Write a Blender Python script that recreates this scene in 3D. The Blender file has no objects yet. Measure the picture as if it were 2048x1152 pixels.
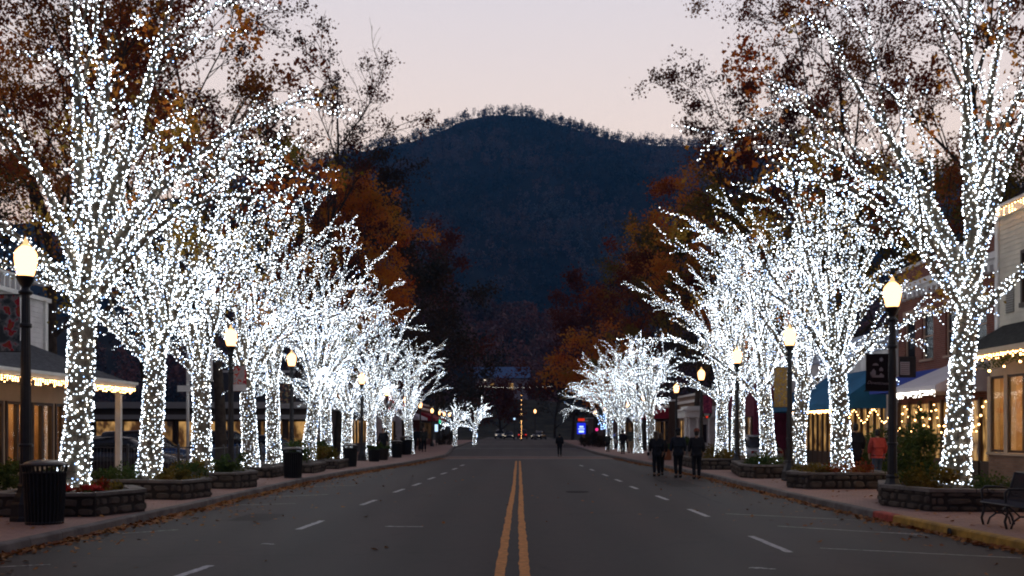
import bpy, math, random
import numpy as np
from mathutils import Vector, Matrix
PI = math.pi
sc = bpy.context.scene
COL = sc.collection
R0 = np.random.RandomState

# ------------------------------------------------------------------ scene objects helpers
def tag(o, label=None, cat=None, group=None, kind=None):
    if label: o['label'] = label
    if cat: o['category'] = cat
    if group: o['group'] = group
    if kind: o['kind'] = kind
    return o

def empty(name, loc, label=None, cat=None, group=None, rz=0.0, scale=1.0):
    o = bpy.data.objects.new(name, None)
    o.location = loc; o.rotation_euler = (0, 0, rz); o.scale = (scale,)*3
    o.empty_display_size = .2
    COL.objects.link(o)
    return tag(o, label, cat, group)

def copy_tree(o, parent=None):
    c = o.copy(); COL.objects.link(c)
    if parent is not None: c.parent = parent
    for ch in list(o.children): copy_tree(ch, c)
    return c

def raw(name, verts, faces, mats, fmat=None, parent=None, smooth=False):
    """verts (N,3) array, faces (M,k) array or list of lists"""
    verts = np.asarray(verts, dtype=np.float32).reshape(-1, 3)
    me = bpy.data.meshes.new(name)
    if isinstance(faces, np.ndarray):
        m, k = faces.shape
        loops = faces.astype(np.int32).ravel(); starts = np.arange(0, m*k, k, dtype=np.int32)
    else:
        loops = np.array([i for f in faces for i in f], dtype=np.int32)
        ln = np.array([len(f) for f in faces], dtype=np.int64); m = len(faces)
        starts = np.concatenate([[0], np.cumsum(ln)[:-1]]).astype(np.int32)
    me.vertices.add(len(verts)); me.vertices.foreach_set('co', verts.ravel())
    me.loops.add(len(loops)); me.loops.foreach_set('vertex_index', loops)
    me.polygons.add(m); me.polygons.foreach_set('loop_start', starts)
    if not isinstance(mats, (list, tuple)): mats = [mats]
    for mt in mats: me.materials.append(mt)
    if fmat is not None: me.polygons.foreach_set('material_index', np.asarray(fmat, dtype=np.int32))
    me.polygons.foreach_set('use_smooth', np.full(m, smooth, dtype=bool))
    me.update(calc_edges=True)
    o = bpy.data.objects.new(name, me); COL.objects.link(o)
    if parent is not None: o.parent = parent
    return o

class MB:
    def __init__(s): s.v = []; s.f = []; s.m = []
    def add(s, vs, fs, mi=0):
        b = len(s.v); s.v.extend([tuple(v) for v in vs]); s.f.extend([[b+i for i in f] for f in fs]); s.m.extend([mi]*len(fs)); return s
    def box(s, x0, x1, y0, y1, z0, z1, mi=0):
        if x0 > x1: x0, x1 = x1, x0
        if y0 > y1: y0, y1 = y1, y0
        vs = [(x, y, z) for z in (z0, z1) for x, y in ((x0, y0), (x1, y0), (x1, y1), (x0, y1))]
        return s.add(vs, [(3,2,1,0), (4,5,6,7), (0,1,5,4), (1,2,6,5), (2,3,7,6), (3,0,4,7)], mi)
    def obox(s, c, sx, sy, sz, rz=0, mi=0, rx=0, ry=0):
        M = Matrix.Translation(c) @ Matrix.Rotation(rz, 4, 'Z') @ Matrix.Rotation(ry, 4, 'Y') @ Matrix.Rotation(rx, 4, 'X')
        vs = [M @ Vector((x*sx/2, y*sy/2, z*sz/2)) for z in (-1, 1) for x, y in ((-1,-1), (1,-1), (1,1), (-1,1))]
        return s.add(vs, [(3,2,1,0), (4,5,6,7), (0,1,5,4), (1,2,6,5), (2,3,7,6), (3,0,4,7)], mi)
    def prism(s, poly, z0, z1, mi=0, bottom=True):
        n = len(poly)
        a = sum(poly[i][0]*poly[(i+1) % n][1]-poly[(i+1) % n][0]*poly[i][1] for i in range(n))
        if a < 0: poly = poly[::-1]
        vs = [(x, y, z0) for x, y in poly]+[(x, y, z1) for x, y in poly]
        fs = [[i, (i+1) % n, n+(i+1) % n, n+i] for i in range(n)]+[list(range(n, 2*n))]
        if bottom: fs.append(list(range(n-1, -1, -1)))
        return s.add(vs, fs, mi)
    def quad(s, a, b, c, d, mi=0): return s.add([a, b, c, d], [(0,1,2,3)], mi)
    def tube(s, pts, radii, n=8, mi=0, caps=True):
        if not hasattr(radii, '__len__'): radii = [radii]*len(pts)
        v, f = tube_arr(np.array(pts, float), np.array(radii, float), n)
        s.add(v.tolist(), f.tolist(), mi)
        if caps:
            b = len(s.v)-len(v); L = len(pts)
            s.f.append([b+i for i in range(n-1, -1, -1)]); s.m.append(mi)
            s.f.append([b+(L-1)*n+i for i in range(n)]); s.m.append(mi)
        return s
    def lathe(s, prof, n=16, c=(0, 0, 0), mi=0):
        vs = []; fs = []
        for r, z in prof:
            for i in range(n):
                a = 2*PI*i/n; vs.append((c[0]+r*math.cos(a), c[1]+r*math.sin(a), c[2]+z))
        for k in range(len(prof)-1):
            for i in range(n):
                fs.append((k*n+i, k*n+(i+1) % n, (k+1)*n+(i+1) % n, (k+1)*n+i))
        fs.append(list(range(n-1, -1, -1))); fs.append([(len(prof)-1)*n+i for i in range(n)])
        return s.add(vs, fs, mi)
    def ball(s, c, r, mi=0, n=10, m=6, sz=1.0):
        return s.lathe([(max(1e-3, r*math.sin(PI*k/m)), -r*sz*math.cos(PI*k/m)) for k in range(m+1)], n, c, mi)
    def build(s, name, mats, parent=None, smooth=False):
        return raw(name, s.v, s.f, mats, s.m, parent, smooth)

def frames(pts):
    t = np.gradient(pts, axis=0); t /= (np.linalg.norm(t, axis=1, keepdims=True)+1e-9)
    ref = np.where(np.abs(t[:, 2:3]) > .9, np.array([[1., 0, 0]]), np.array([[0, 0, 1.]]))
    # parallel transport
    u = np.zeros_like(t)
    r = np.cross(t[0], ref[0]); u[0] = r/np.linalg.norm(r)
    for i in range(1, len(t)):
        w = u[i-1]-t[i]*np.dot(u[i-1], t[i]); u[i] = w/(np.linalg.norm(w)+1e-9)
    return t, u, np.cross(t, u)

def tube_arr(pts, rad, n):
    t, u, v = frames(pts)
    a = np.arange(n)*2*PI/n
    V = pts[:, None, :]+rad[:, None, None]*(np.cos(a)[None, :, None]*u[:, None, :]+np.sin(a)[None, :, None]*v[:, None, :])
    L = len(pts); i = np.arange(n); j = (i+1) % n
    F = []
    for k in range(L-1):
        F.append(np.stack([k*n+i, k*n+j, (k+1)*n+j, (k+1)*n+i], 1))
    return V.reshape(-1, 3), np.concatenate(F)

# ------------------------------------------------------------------ materials
def mat(name, col, rough=.8, spec=.3, metal=0, var=0, vscale=3, bump=0, bscale=20, col2=None, emit=None, estr=0, detail=4, stretch=None, coat=0):
    m = bpy.data.materials.new(name); m.use_nodes = True
    nt = m.node_tree; b = nt.nodes['Principled BSDF']
    b.inputs['Base Color'].default_value = (*col, 1)
    b.inputs['Roughness'].default_value = rough
    b.inputs['Specular IOR Level'].default_value = spec
    b.inputs['Metallic'].default_value = metal
    b.inputs['Coat Weight'].default_value = coat
    tc = None
    if var or col2 or bump:
        tc = nt.nodes.new('ShaderNodeTexCoord'); out = tc.outputs['Object']
        if stretch:
            mp = nt.nodes.new('ShaderNodeMapping'); mp.inputs['Scale'].default_value = stretch
            nt.links.new(out, mp.inputs['Vector']); out = mp.outputs['Vector']
    if var or col2:
        n = nt.nodes.new('ShaderNodeTexNoise'); n.inputs['Scale'].default_value = vscale; n.inputs['Detail'].default_value = detail
        nt.links.new(out, n.inputs['Vector'])
        r = nt.nodes.new('ShaderNodeValToRGB')
        c2 = col2 if col2 else tuple(c*(1-var) for c in col)
        c1 = col if col2 else tuple(min(1, c*(1+var)) for c in col)
        r.color_ramp.elements[0].position = .35; r.color_ramp.elements[0].color = (*c2, 1)
        r.color_ramp.elements[1].position = .65; r.color_ramp.elements[1].color = (*c1, 1)
        nt.links.new(n.outputs['Fac'], r.inputs['Fac']); nt.links.new(r.outputs['Color'], b.inputs['Base Color'])
    if bump:
        n2 = nt.nodes.new('ShaderNodeTexNoise'); n2.inputs['Scale'].default_value = bscale; n2.inputs['Detail'].default_value = 6
        nt.links.new(out, n2.inputs['Vector'])
        bp = nt.nodes.new('ShaderNodeBump'); bp.inputs['Strength'].default_value = bump; bp.inputs['Distance'].default_value = .03
        nt.links.new(n2.outputs['Fac'], bp.inputs['Height']); nt.links.new(bp.outputs['Normal'], b.inputs['Normal'])
    if emit:
        b.inputs['Emission Color'].default_value = (*emit, 1); b.inputs['Emission Strength'].default_value = estr
    return m

def emat(name, col, s):
    m = bpy.data.materials.new(name); m.use_nodes = True; nt = m.node_tree
    nt.nodes.remove(nt.nodes['Principled BSDF'])
    e = nt.nodes.new('ShaderNodeEmission'); e.inputs['Color'].default_value = (*col, 1); e.inputs['Strength'].default_value = s
    nt.links.new(e.outputs[0], nt.nodes['Material Output'].inputs['Surface'])
    m.cycles.emission_sampling = 'FRONT'
    return m

def leafmat(name, cols, scale=.5, transl=.35, rnd=.35, gain=1.9, det=2):
    """leaf colour varies leaf by leaf and clump by clump"""
    m = bpy.data.materials.new(name); m.use_nodes = True; nt = m.node_tree
    b = nt.nodes['Principled BSDF']; b.inputs['Roughness'].default_value = .6; b.inputs['Specular IOR Level'].default_value = .2
    g = nt.nodes.new('ShaderNodeNewGeometry'); tc = nt.nodes.new('ShaderNodeTexCoord')
    n = nt.nodes.new('ShaderNodeTexNoise'); n.inputs['Scale'].default_value = scale; n.inputs['Detail'].default_value = det
    nt.links.new(tc.outputs['Object'], n.inputs['Vector'])
    mth = nt.nodes.new('ShaderNodeMath'); mth.operation = 'MULTIPLY_ADD'; mth.inputs[1].default_value = rnd
    nt.links.new(g.outputs['Random Per Island'], mth.inputs[0])
    m2 = nt.nodes.new('ShaderNodeMath'); m2.operation = 'MULTIPLY_ADD'; m2.inputs[1].default_value = gain; m2.inputs[2].default_value = .5-gain*.5-rnd/2
    nt.links.new(n.outputs['Fac'], m2.inputs[0]); nt.links.new(m2.outputs[0], mth.inputs[2])
    r = nt.nodes.new('ShaderNodeValToRGB'); cr = r.color_ramp
    while len(cr.elements) < len(cols): cr.elements.new(.5)
    for i, c in enumerate(cols):
        cr.elements[i].position = i/(len(cols)-1); cr.elements[i].color = (*c, 1)
    nt.links.new(mth.outputs[0], r.inputs['Fac']); nt.links.new(r.outputs['Color'], b.inputs['Base Color'])
    if transl:
        t = nt.nodes.new('ShaderNodeBsdfTranslucent'); nt.links.new(r.outputs['Color'], t.inputs['Color'])
        mx = nt.nodes.new('ShaderNodeMixShader'); mx.inputs[0].default_value = transl
        nt.links.new(b.outputs[0], mx.inputs[1]); nt.links.new(t.outputs[0], mx.inputs[2])
        nt.links.new(mx.outputs[0], nt.nodes['Material Output'].inputs['Surface'])
    return m

M = {}
M['bark'] = mat('bark', (.165, .135, .10), .95, .1, var=.35, vscale=6, bump=.8, bscale=14, stretch=(1, 1, .35))
M['dark_bark'] = mat('dark_bark', (.06, .045, .035), .95, .1, var=.3, vscale=4, bump=.6, bscale=10)
M['black_iron'] = mat('black_iron', (.012, .012, .013), .38, .5, var=.3, vscale=8)
M['cable'] = mat('cable', (.02, .05, .03), .6)
M['stone'] = mat('stone', (.10, .08, .062), .85, .25, var=.35, vscale=2.2, bump=.6, bscale=12)
M['mortar'] = mat('mortar', (.04, .033, .027), .95)
M['cap_stone'] = mat('cap_stone', (.17, .15, .13), .75, .3, var=.25, vscale=4, bump=.4, bscale=18)
M['soil'] = mat('soil', (.04, .028, .02), 1, .1, var=.4, vscale=9)
M['kerb'] = mat('kerb', (.17, .15, .135), .85, .25, var=.3, vscale=2.5, bump=.4, bscale=15)
M['concrete'] = mat('concrete', (.2, .185, .17), .85, .25, var=.2, vscale=1.2, bump=.2, bscale=30)
M['cream'] = mat('cream', (.62, .56, .45), .65, .3, var=.12, vscale=1.5)
M['white_paint'] = mat('white_paint', (.62, .59, .58), .6, .3, var=.12, vscale=2)
M['white_trim'] = mat('white_trim', (.7, .68, .64), .5, .4, var=.06, vscale=3)
M['shingle'] = mat('shingle', (.07, .07, .08), .9, .2, var=.35, vscale=7, bump=.5, bscale=25, stretch=(1, 1, 3))
M['dark_shingle'] = mat('dark_shingle', (.03, .032, .03), .9, .2, var=.35, vscale=7, bump=.5, bscale=25)
M['dark_wood'] = mat('dark_wood', (.05, .028, .018), .55, .4, var=.3, vscale=3, stretch=(3, 3, .4))
M['tan_paint'] = mat('tan_paint', (.52, .42, .3), .6, .3, var=.1, vscale=2)
M['blue_awning'] = mat('blue_awning', (.02, .12, .24), .8, .2, var=.15, vscale=1)
M['white_awning'] = mat('white_awning', (.6, .56, .6), .8, .2, var=.06, vscale=1)
M['royal_awning'] = mat('royal_awning', (.03, .06, .32), .8, .2)
M['red_awning'] = mat('red_awning', (.3, .02, .04), .8, .2, var=.15, vscale=1)
M['glass'] = None
M['paint_white'] = mat('paint_white', (.5, .49, .48), .7, .3, var=.35, vscale=14)
M['paint_yellow'] = mat('paint_yellow', (.62, .25, .05), .7, .3, var=.22, vscale=9, detail=8)
M['kerb_red'] = mat('kerb_red', (.38, .05, .03), .7, .3, var=.35, vscale=5)
M['kerb_yellow'] = mat('kerb_yellow', (.4, .22, .03), .7, .3, var=.35, vscale=5)
M['skin'] = mat('skin', (.45, .27, .19), .6, .3)
M['dark_glass'] = mat('dark_glass', (.012, .014, .018), .08, .6)
M['chrome'] = mat('chrome', (.5, .5, .52), .25, .5, metal=1)
M['tyre'] = mat('tyre', (.015, .015, .015), .9)
M['roof_dark'] = mat('roof_dark', (.04, .04, .045), .9)

def brick_mat(name, c1, c2, mortar, scale=1.0, bw=.22, bh=.07):
    m = bpy.data.materials.new(name); m.use_nodes = True; nt = m.node_tree; b = nt.nodes['Principled BSDF']
    b.inputs['Roughness'].default_value = .9; b.inputs['Specular IOR Level'].default_value = .2
    tc = nt.nodes.new('ShaderNodeTexCoord'); sp = nt.nodes.new('ShaderNodeSeparateXYZ'); cb = nt.nodes.new('ShaderNodeCombineXYZ')
    nt.links.new(tc.outputs['Object'], sp.inputs[0])
    ad = nt.nodes.new('ShaderNodeMath'); ad.operation = 'ADD'
    nt.links.new(sp.outputs['X'], ad.inputs[0]); nt.links.new(sp.outputs['Y'], ad.inputs[1])
    nt.links.new(ad.outputs[0], cb.inputs['X']); nt.links.new(sp.outputs['Z'], cb.inputs['Y'])
    k = nt.nodes.new('ShaderNodeTexBrick'); k.inputs['Scale'].default_value = 1; k.inputs['Brick Width'].default_value = bw; k.inputs['Row Height'].default_value = bh
    k.inputs['Mortar Size'].default_value = .008; k.inputs['Color1'].default_value = (*c1, 1); k.inputs['Color2'].default_value = (*c2, 1); k.inputs['Mortar'].default_value = (*mortar, 1)
    nt.links.new(cb.outputs[0], k.inputs['Vector'])
    n = nt.nodes.new('ShaderNodeTexNoise'); n.inputs['Scale'].default_value = 1.3; n.inputs['Detail'].default_value = 5
    nt.links.new(tc.outputs['Object'], n.inputs['Vector'])
    mx = nt.nodes.new('ShaderNodeMix'); mx.data_type = 'RGBA'; mx.blend_type = 'MULTIPLY'; mx.inputs[0].default_value = .6
    nt.links.new(k.outputs['Color'], mx.inputs[6]); nt.links.new(n.outputs['Fac'], mx.inputs[7]); nt.links.new(mx.outputs[2], b.inputs['Base Color'])
    bp = nt.nodes.new('ShaderNodeBump'); bp.inputs['Strength'].default_value = .5; bp.inputs['Distance'].default_value = .01; bp.invert = True
    nt.links.new(k.outputs['Fac'], bp.inputs['Height']); nt.links.new(bp.outputs['Normal'], b.inputs['Normal'])
    return m
M['red_brick'] = brick_mat('red_brick', (.3, .085, .05), (.22, .06, .04), (.25, .2, .17))
M['tan_brick'] = brick_mat('tan_brick', (.42, .27, .18), (.34, .2, .13), (.3, .25, .2))

def paver_mat():
    m = bpy.data.materials.new('pavers'); m.use_nodes = True; nt = m.node_tree; b = nt.nodes['Principled BSDF']
    b.inputs['Roughness'].default_value = .8; b.inputs['Specular IOR Level'].default_value = .3
    tc = nt.nodes.new('ShaderNodeTexCoord')
    k = nt.nodes.new('ShaderNodeTexBrick'); k.inputs['Scale'].default_value = 1; k.inputs['Brick Width'].default_value = .3; k.inputs['Row Height'].default_value = .15
    k.inputs['Mortar Size'].default_value = .006; k.inputs['Color1'].default_value = (.46, .29, .235, 1); k.inputs['Color2'].default_value = (.39, .25, .21, 1); k.inputs['Mortar'].default_value = (.13, .1, .09, 1)
    nt.links.new(tc.outputs['Object'], k.inputs['Vector'])
    n = nt.nodes.new('ShaderNodeTexNoise'); n.inputs['Scale'].default_value = .8; n.inputs['Detail'].default_value = 6
    nt.links.new(tc.outputs['Object'], n.inputs['Vector'])
    r = nt.nodes.new('ShaderNodeValToRGB'); r.color_ramp.elements[0].color = (.6, .6, .6, 1); r.color_ramp.elements[1].color = (1.1, 1.05, 1, 1)
    nt.links.new(n.outputs['Fac'], r.inputs['Fac'])
    mx = nt.nodes.new('ShaderNodeMix'); mx.data_type = 'RGBA'; mx.blend_type = 'MULTIPLY'; mx.inputs[0].default_value = 1
    nt.links.new(k.outputs['Color'], mx.inputs[6]); nt.links.new(r.outputs['Color'], mx.inputs[7]); nt.links.new(mx.outputs[2], b.inputs['Base Color'])
    return m
M['pavers'] = paver_mat()

def asphalt_mat():
    m = bpy.data.materials.new('asphalt'); m.use_nodes = True; nt = m.node_tree; b = nt.nodes['Principled BSDF']
    b.inputs['Specular IOR Level'].default_value = .27
    tc = nt.nodes.new('ShaderNodeTexCoord')
    def noise(sc_, det, st=None):
        n = nt.nodes.new('ShaderNodeTexNoise'); n.inputs['Scale'].default_value = sc_; n.inputs['Detail'].default_value = det
        v = tc.outputs['Object']
        if st:
            mp = nt.nodes.new('ShaderNodeMapping'); mp.inputs['Scale'].default_value = st
            nt.links.new(v, mp.inputs['Vector']); v = mp.outputs['Vector']
        nt.links.new(v, n.inputs['Vector']); return n
    big = noise(.5, 5, (1, .25, 1)); mid = noise(5, 6); fine = noise(120, 3)
    r = nt.nodes.new('ShaderNodeValToRGB'); r.color_ramp.elements[0].position = .3; r.color_ramp.elements[0].color = (.017, .0115, .010, 1)
    r.color_ramp.elements[1].position = .72; r.color_ramp.elements[1].color = (.054, .038, .033, 1)
    nt.links.new(big.outputs['Fac'], r.inputs['Fac'])
    r2 = nt.nodes.new('ShaderNodeValToRGB'); r2.color_ramp.elements[0].position = .25; r2.color_ramp.elements[0].color = (.75, .75, .76, 1); r2.color_ramp.elements[1].position = .8; r2.color_ramp.elements[1].color = (1.15, 1.13, 1.13, 1)
    nt.links.new(mid.outputs['Fac'], r2.inputs['Fac'])
    r3 = nt.nodes.new('ShaderNodeValToRGB'); r3.color_ramp.elements[0].position = .3; r3.color_ramp.elements[0].color = (.6, .6, .6, 1); r3.color_ramp.elements[1].position = .7; r3.color_ramp.elements[1].color = (1.4, 1.4, 1.4, 1)
    nt.links.new(fine.outputs['Fac'], r3.inputs['Fac'])
    x1 = nt.nodes.new('ShaderNodeMix'); x1.data_type = 'RGBA'; x1.blend_type = 'MULTIPLY'; x1.inputs[0].default_value = 1
    nt.links.new(r.outputs['Color'], x1.inputs[6]); nt.links.new(r2.outputs['Color'], x1.inputs[7])
    x2 = nt.nodes.new('ShaderNodeMix'); x2.data_type = 'RGBA'; x2.blend_type = 'MULTIPLY'; x2.inputs[0].default_value = 1
    nt.links.new(x1.outputs[2], x2.inputs[6]); nt.links.new(r3.outputs['Color'], x2.inputs[7])
    # thin dark tar cracks
    vo = nt.nodes.new('ShaderNodeTexVoronoi'); vo.feature = 'DISTANCE_TO_EDGE'; vo.inputs['Scale'].default_value = .22
    mp = nt.nodes.new('ShaderNodeVectorMath'); mp.operation = 'ADD'
    wn = noise(1.1, 4); nt.links.new(tc.outputs['Object'], mp.inputs[0]); nt.links.new(wn.outputs['Color'], mp.inputs[1])
    nt.links.new(mp.outputs[0], vo.inputs['Vector'])
    lt = nt.nodes.new('ShaderNodeValToRGB'); lt.color_ramp.elements[0].position = .0; lt.color_ramp.elements[0].color = (.4, .4, .4, 1); lt.color_ramp.elements[1].position = .006; lt.color_ramp.elements[1].color = (1, 1, 1, 1)
    nt.links.new(vo.outputs['Distance'], lt.inputs['Fac'])
    x3 = nt.nodes.new('ShaderNodeMix'); x3.data_type = 'RGBA'; x3.blend_type = 'MULTIPLY'; x3.inputs[0].default_value = .7
    nt.links.new(x2.outputs[2], x3.inputs[6]); nt.links.new(lt.outputs['Color'], x3.inputs[7])
    wv = nt.nodes.new('ShaderNodeTexWave'); wv.bands_direction = 'X'; wv.inputs['Scale'].default_value = .19; wv.inputs['Distortion'].default_value = 1.2; wv.inputs['Detail'].default_value = 3; wv.inputs['Detail Scale'].default_value = .4
    nt.links.new(tc.outputs['Object'], wv.inputs['Vector'])
    wr = nt.nodes.new('ShaderNodeMapRange'); wr.inputs[3].default_value = .74; wr.inputs[4].default_value = 1.14; nt.links.new(wv.outputs['Fac'], wr.inputs[0])
    st_ = noise(.9, 2); sr = nt.nodes.new('ShaderNodeMapRange'); sr.inputs[1].default_value = .62; sr.inputs[2].default_value = .72; sr.inputs[3].default_value = 1; sr.inputs[4].default_value = .72; nt.links.new(st_.outputs['Fac'], sr.inputs[0])
    mm = nt.nodes.new('ShaderNodeMath'); mm.operation = 'MULTIPLY'; nt.links.new(wr.outputs[0], mm.inputs[0]); nt.links.new(sr.outputs[0], mm.inputs[1])
    x4 = nt.nodes.new('ShaderNodeVectorMath'); x4.operation = 'SCALE'; nt.links.new(x3.outputs[2], x4.inputs[0]); nt.links.new(mm.outputs[0], x4.inputs['Scale'])
    nt.links.new(x4.outputs[0], b.inputs['Base Color'])
    rr = nt.nodes.new('ShaderNodeMapRange'); rr.inputs[3].default_value = .54; rr.inputs[4].default_value = .76
    nt.links.new(big.outputs['Fac'], rr.inputs[0]); nt.links.new(rr.outputs[0], b.inputs['Roughness'])
    bp = nt.nodes.new('ShaderNodeBump'); bp.inputs['Strength'].default_value = .35; bp.inputs['Distance'].default_value = .01
    nt.links.new(fine.outputs['Fac'], bp.inputs['Height']); nt.links.new(bp.outputs['Normal'], b.inputs['Normal'])
    return m
M['asphalt'] = asphalt_mat()

def glass_mat():
    m = bpy.data.materials.new('window_glass'); m.use_nodes = True; nt = m.node_tree
    nt.nodes.remove(nt.nodes['Principled BSDF'])
    t = nt.nodes.new('ShaderNodeBsdfTransparent'); t.inputs[0].default_value = (.85, .87, .85, 1)
    g = nt.nodes.new('ShaderNodeBsdfGlossy'); g.inputs['Roughness'].default_value = .03
    lw = nt.nodes.new('ShaderNodeLayerWeight'); pw = nt.nodes.new('ShaderNodeMath'); pw.operation = 'POWER'; pw.inputs[1].default_value = 4
    nt.links.new(lw.outputs['Facing'], pw.inputs[0]); fr = nt.nodes.new('ShaderNodeMath'); fr.operation = 'MULTIPLY_ADD'; fr.inputs[1].default_value = .45; fr.inputs[2].default_value = .03
    nt.links.new(pw.outputs[0], fr.inputs[0])
    mx = nt.nodes.new('ShaderNodeMixShader'); nt.links.new(fr.outputs[0], mx.inputs[0]); nt.links.new(t.outputs[0], mx.inputs[1]); nt.links.new(g.outputs[0], mx.inputs[2])
    nt.links.new(mx.outputs[0], nt.nodes['Material Output'].inputs['Surface'])
    return m
M['glass'] = glass_mat()

def lit_pane(name, c1, c2, s, seed=0):
    """a lit shop window: uneven warm light of the room behind"""
    m = bpy.data.materials.new(name); m.use_nodes = True; nt = m.node_tree; b = nt.nodes['Principled BSDF']
    b.inputs['Base Color'].default_value = (.03, .025, .02, 1); b.inputs['Roughness'].default_value = .15
    tc = nt.nodes.new('ShaderNodeTexCoord'); mp = nt.nodes.new('ShaderNodeMapping'); mp.inputs['Location'].default_value = (seed*7.3, seed*3.1, 0); mp.inputs['Scale'].default_value = (1, 2.2, .7)
    n = nt.nodes.new('ShaderNodeTexNoise'); n.inputs['Scale'].default_value = 2.2; n.inputs['Detail'].default_value = 3
    nt.links.new(tc.outputs['Object'], mp.inputs[0]); nt.links.new(mp.outputs[0], n.inputs['Vector'])
    r = nt.nodes.new('ShaderNodeValToRGB'); r.color_ramp.elements[0].position = .38; r.color_ramp.elements[0].color = (*c1, 1); r.color_ramp.elements[1].position = .62; r.color_ramp.elements[1].color = (*c2, 1)
    nt.links.new(n.outputs['Fac'], r.inputs['Fac']); nt.links.new(r.outputs['Color'], b.inputs['Emission Color']); b.inputs['Emission Strength'].default_value = s
    return m
M['pane_warm'] = lit_pane('pane_warm', (.12, .05, .012), (.9, .5, .16), .75, 1)
M['pane_dim'] = lit_pane('pane_dim', (.02, .01, .004), (.4, .2, .06), .5, 2)
M['pane_amber'] = lit_pane('pane_amber', (.10, .04, .01), (1, .55, .18), .5, 3)

BW = 7.5
M['bulb_cool'] = emat('bulb_cool', (.80, .90, 1.0), BW)
M['bulb_pale'] = emat('bulb_pale', (1.0, .93, .8), BW*.8)
M['bulb_blue'] = emat('bulb_blue', (.35, .55, 1.0), BW*.8)
M['bulb_soft'] = emat('bulb_soft', (.78, .88, 1.0), BW*.4)
M['bulb_bright'] = emat('bulb_bright', (.85, .93, 1.0), BW*2.2)
M['bulb_warm'] = emat('bulb_warm', (1.0, .52, .18), 16)
M['globe'] = emat('lamp_globe', (1.0, .48, .19), 4.6)
M['room_light'] = emat('room_light', (1.0, .6, .27), 46)
M['added_pendant_glow'] = emat('added_pendant_glow', (1.0, .7, .42), 5)  # for the hanging bulbs added in the cream store
M['blue_neon'] = emat('blue_neon', (.02, .04, 1.0), .8)
M['white_neon'] = emat('white_neon', (.5, .7, 1.0), 1.6)
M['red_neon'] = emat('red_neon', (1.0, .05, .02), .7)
M['pink_neon'] = emat('pink_neon', (1.0, .05, .3), 1.2)
M['green_neon'] = emat('green_neon', (.05, .9, .5), .8)
M['tail_red'] = emat('tail_red', (1.0, .04, .02), 1.5)
M['head_white'] = emat('head_white', (1.0, .85, .65), 2.2)

L_AUT = leafmat('autumn_leaves', [(.10, .012, .008), (.22, .035, .008), (.30, .09, .012), (.22, .12, .015)], .35)
L_ORG = leafmat('orange_leaves', [(.40, .06, .01), (.62, .17, .02), (.66, .27, .03), (.40, .25, .03)], .45)
L_OLV = leafmat('olive_leaves', [(.05, .05, .012), (.14, .11, .015), (.24, .15, .02), (.2, .07, .012)], .4)
L_RED = leafmat('russet_leaves', [(.05, .014, .01), (.10, .022, .012), (.17, .035, .01), (.12, .05, .012)], .4)
L_DRK = leafmat('dark_leaves', [(.02, .025, .012), (.04, .03, .015), (.07, .035, .015), (.035, .035, .012)], .25, .2)
L_GRN = leafmat('evergreen_leaves', [(.03, .06, .02), (.06, .1, .02), (.12, .13, .03)], 2.5)
L_YEL = leafmat('yellow_leaves', [(.3, .13, .02), (.45, .25, .03), (.3, .22, .04)], 1.5)
L_FLR = leafmat('poinsettia_flowers', [(.5, .02, .02), (.6, .05, .03)], 3, .2)
L_LIT = leafmat('litter_leaves', [(.14, .035, .012), (.30, .09, .015), (.38, .16, .03), (.2, .1, .04)], 2, .1)
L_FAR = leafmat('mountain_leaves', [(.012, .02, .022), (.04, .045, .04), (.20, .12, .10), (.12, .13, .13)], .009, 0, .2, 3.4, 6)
L_NEAR = leafmat('hill_leaves', [(.03, .03, .028), (.13, .07, .06), (.26, .09, .065), (.10, .08, .06)], .03, 0, .2, 3, 4)

# ------------------------------------------------------------------ trees
def branch(rng, p, d, length, nseg, wander, gravity, r0, r1, lvl, drift=None):
    pts = [p.copy()]; d = d/np.linalg.norm(d)
    for i in range(nseg):
        d = d+rng.normal(0, wander, 3); d[2] += gravity*(i+1)/nseg
        if drift is not None: d = d+drift*(i+1)/nseg
        d /= np.linalg.norm(d)
        pts.append(pts[-1]+d*length/nseg)
    t = np.linspace(0, 1, nseg+1)
    return dict(p=np.array(pts), r=r0+(r1-r0)*t**.8, l=lvl, len=length)

def perp(rng, d, ang):
    d = d/np.linalg.norm(d); a = rng.normal(0, 1, 3); a -= d*np.dot(a, d); a /= np.linalg.norm(a)
    return d*math.cos(ang)+a*math.sin(ang)

def at(b, t):
    n = len(b['p'])-1; x = min(t*n, n-1e-6); i = int(x); f = x-i
    return b['p'][i]*(1-f)+b['p'][i+1]*f, b['p'][i+1]-b['p'][i], b['r'][i]*(1-f)+b['r'][i+1]*f

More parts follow.
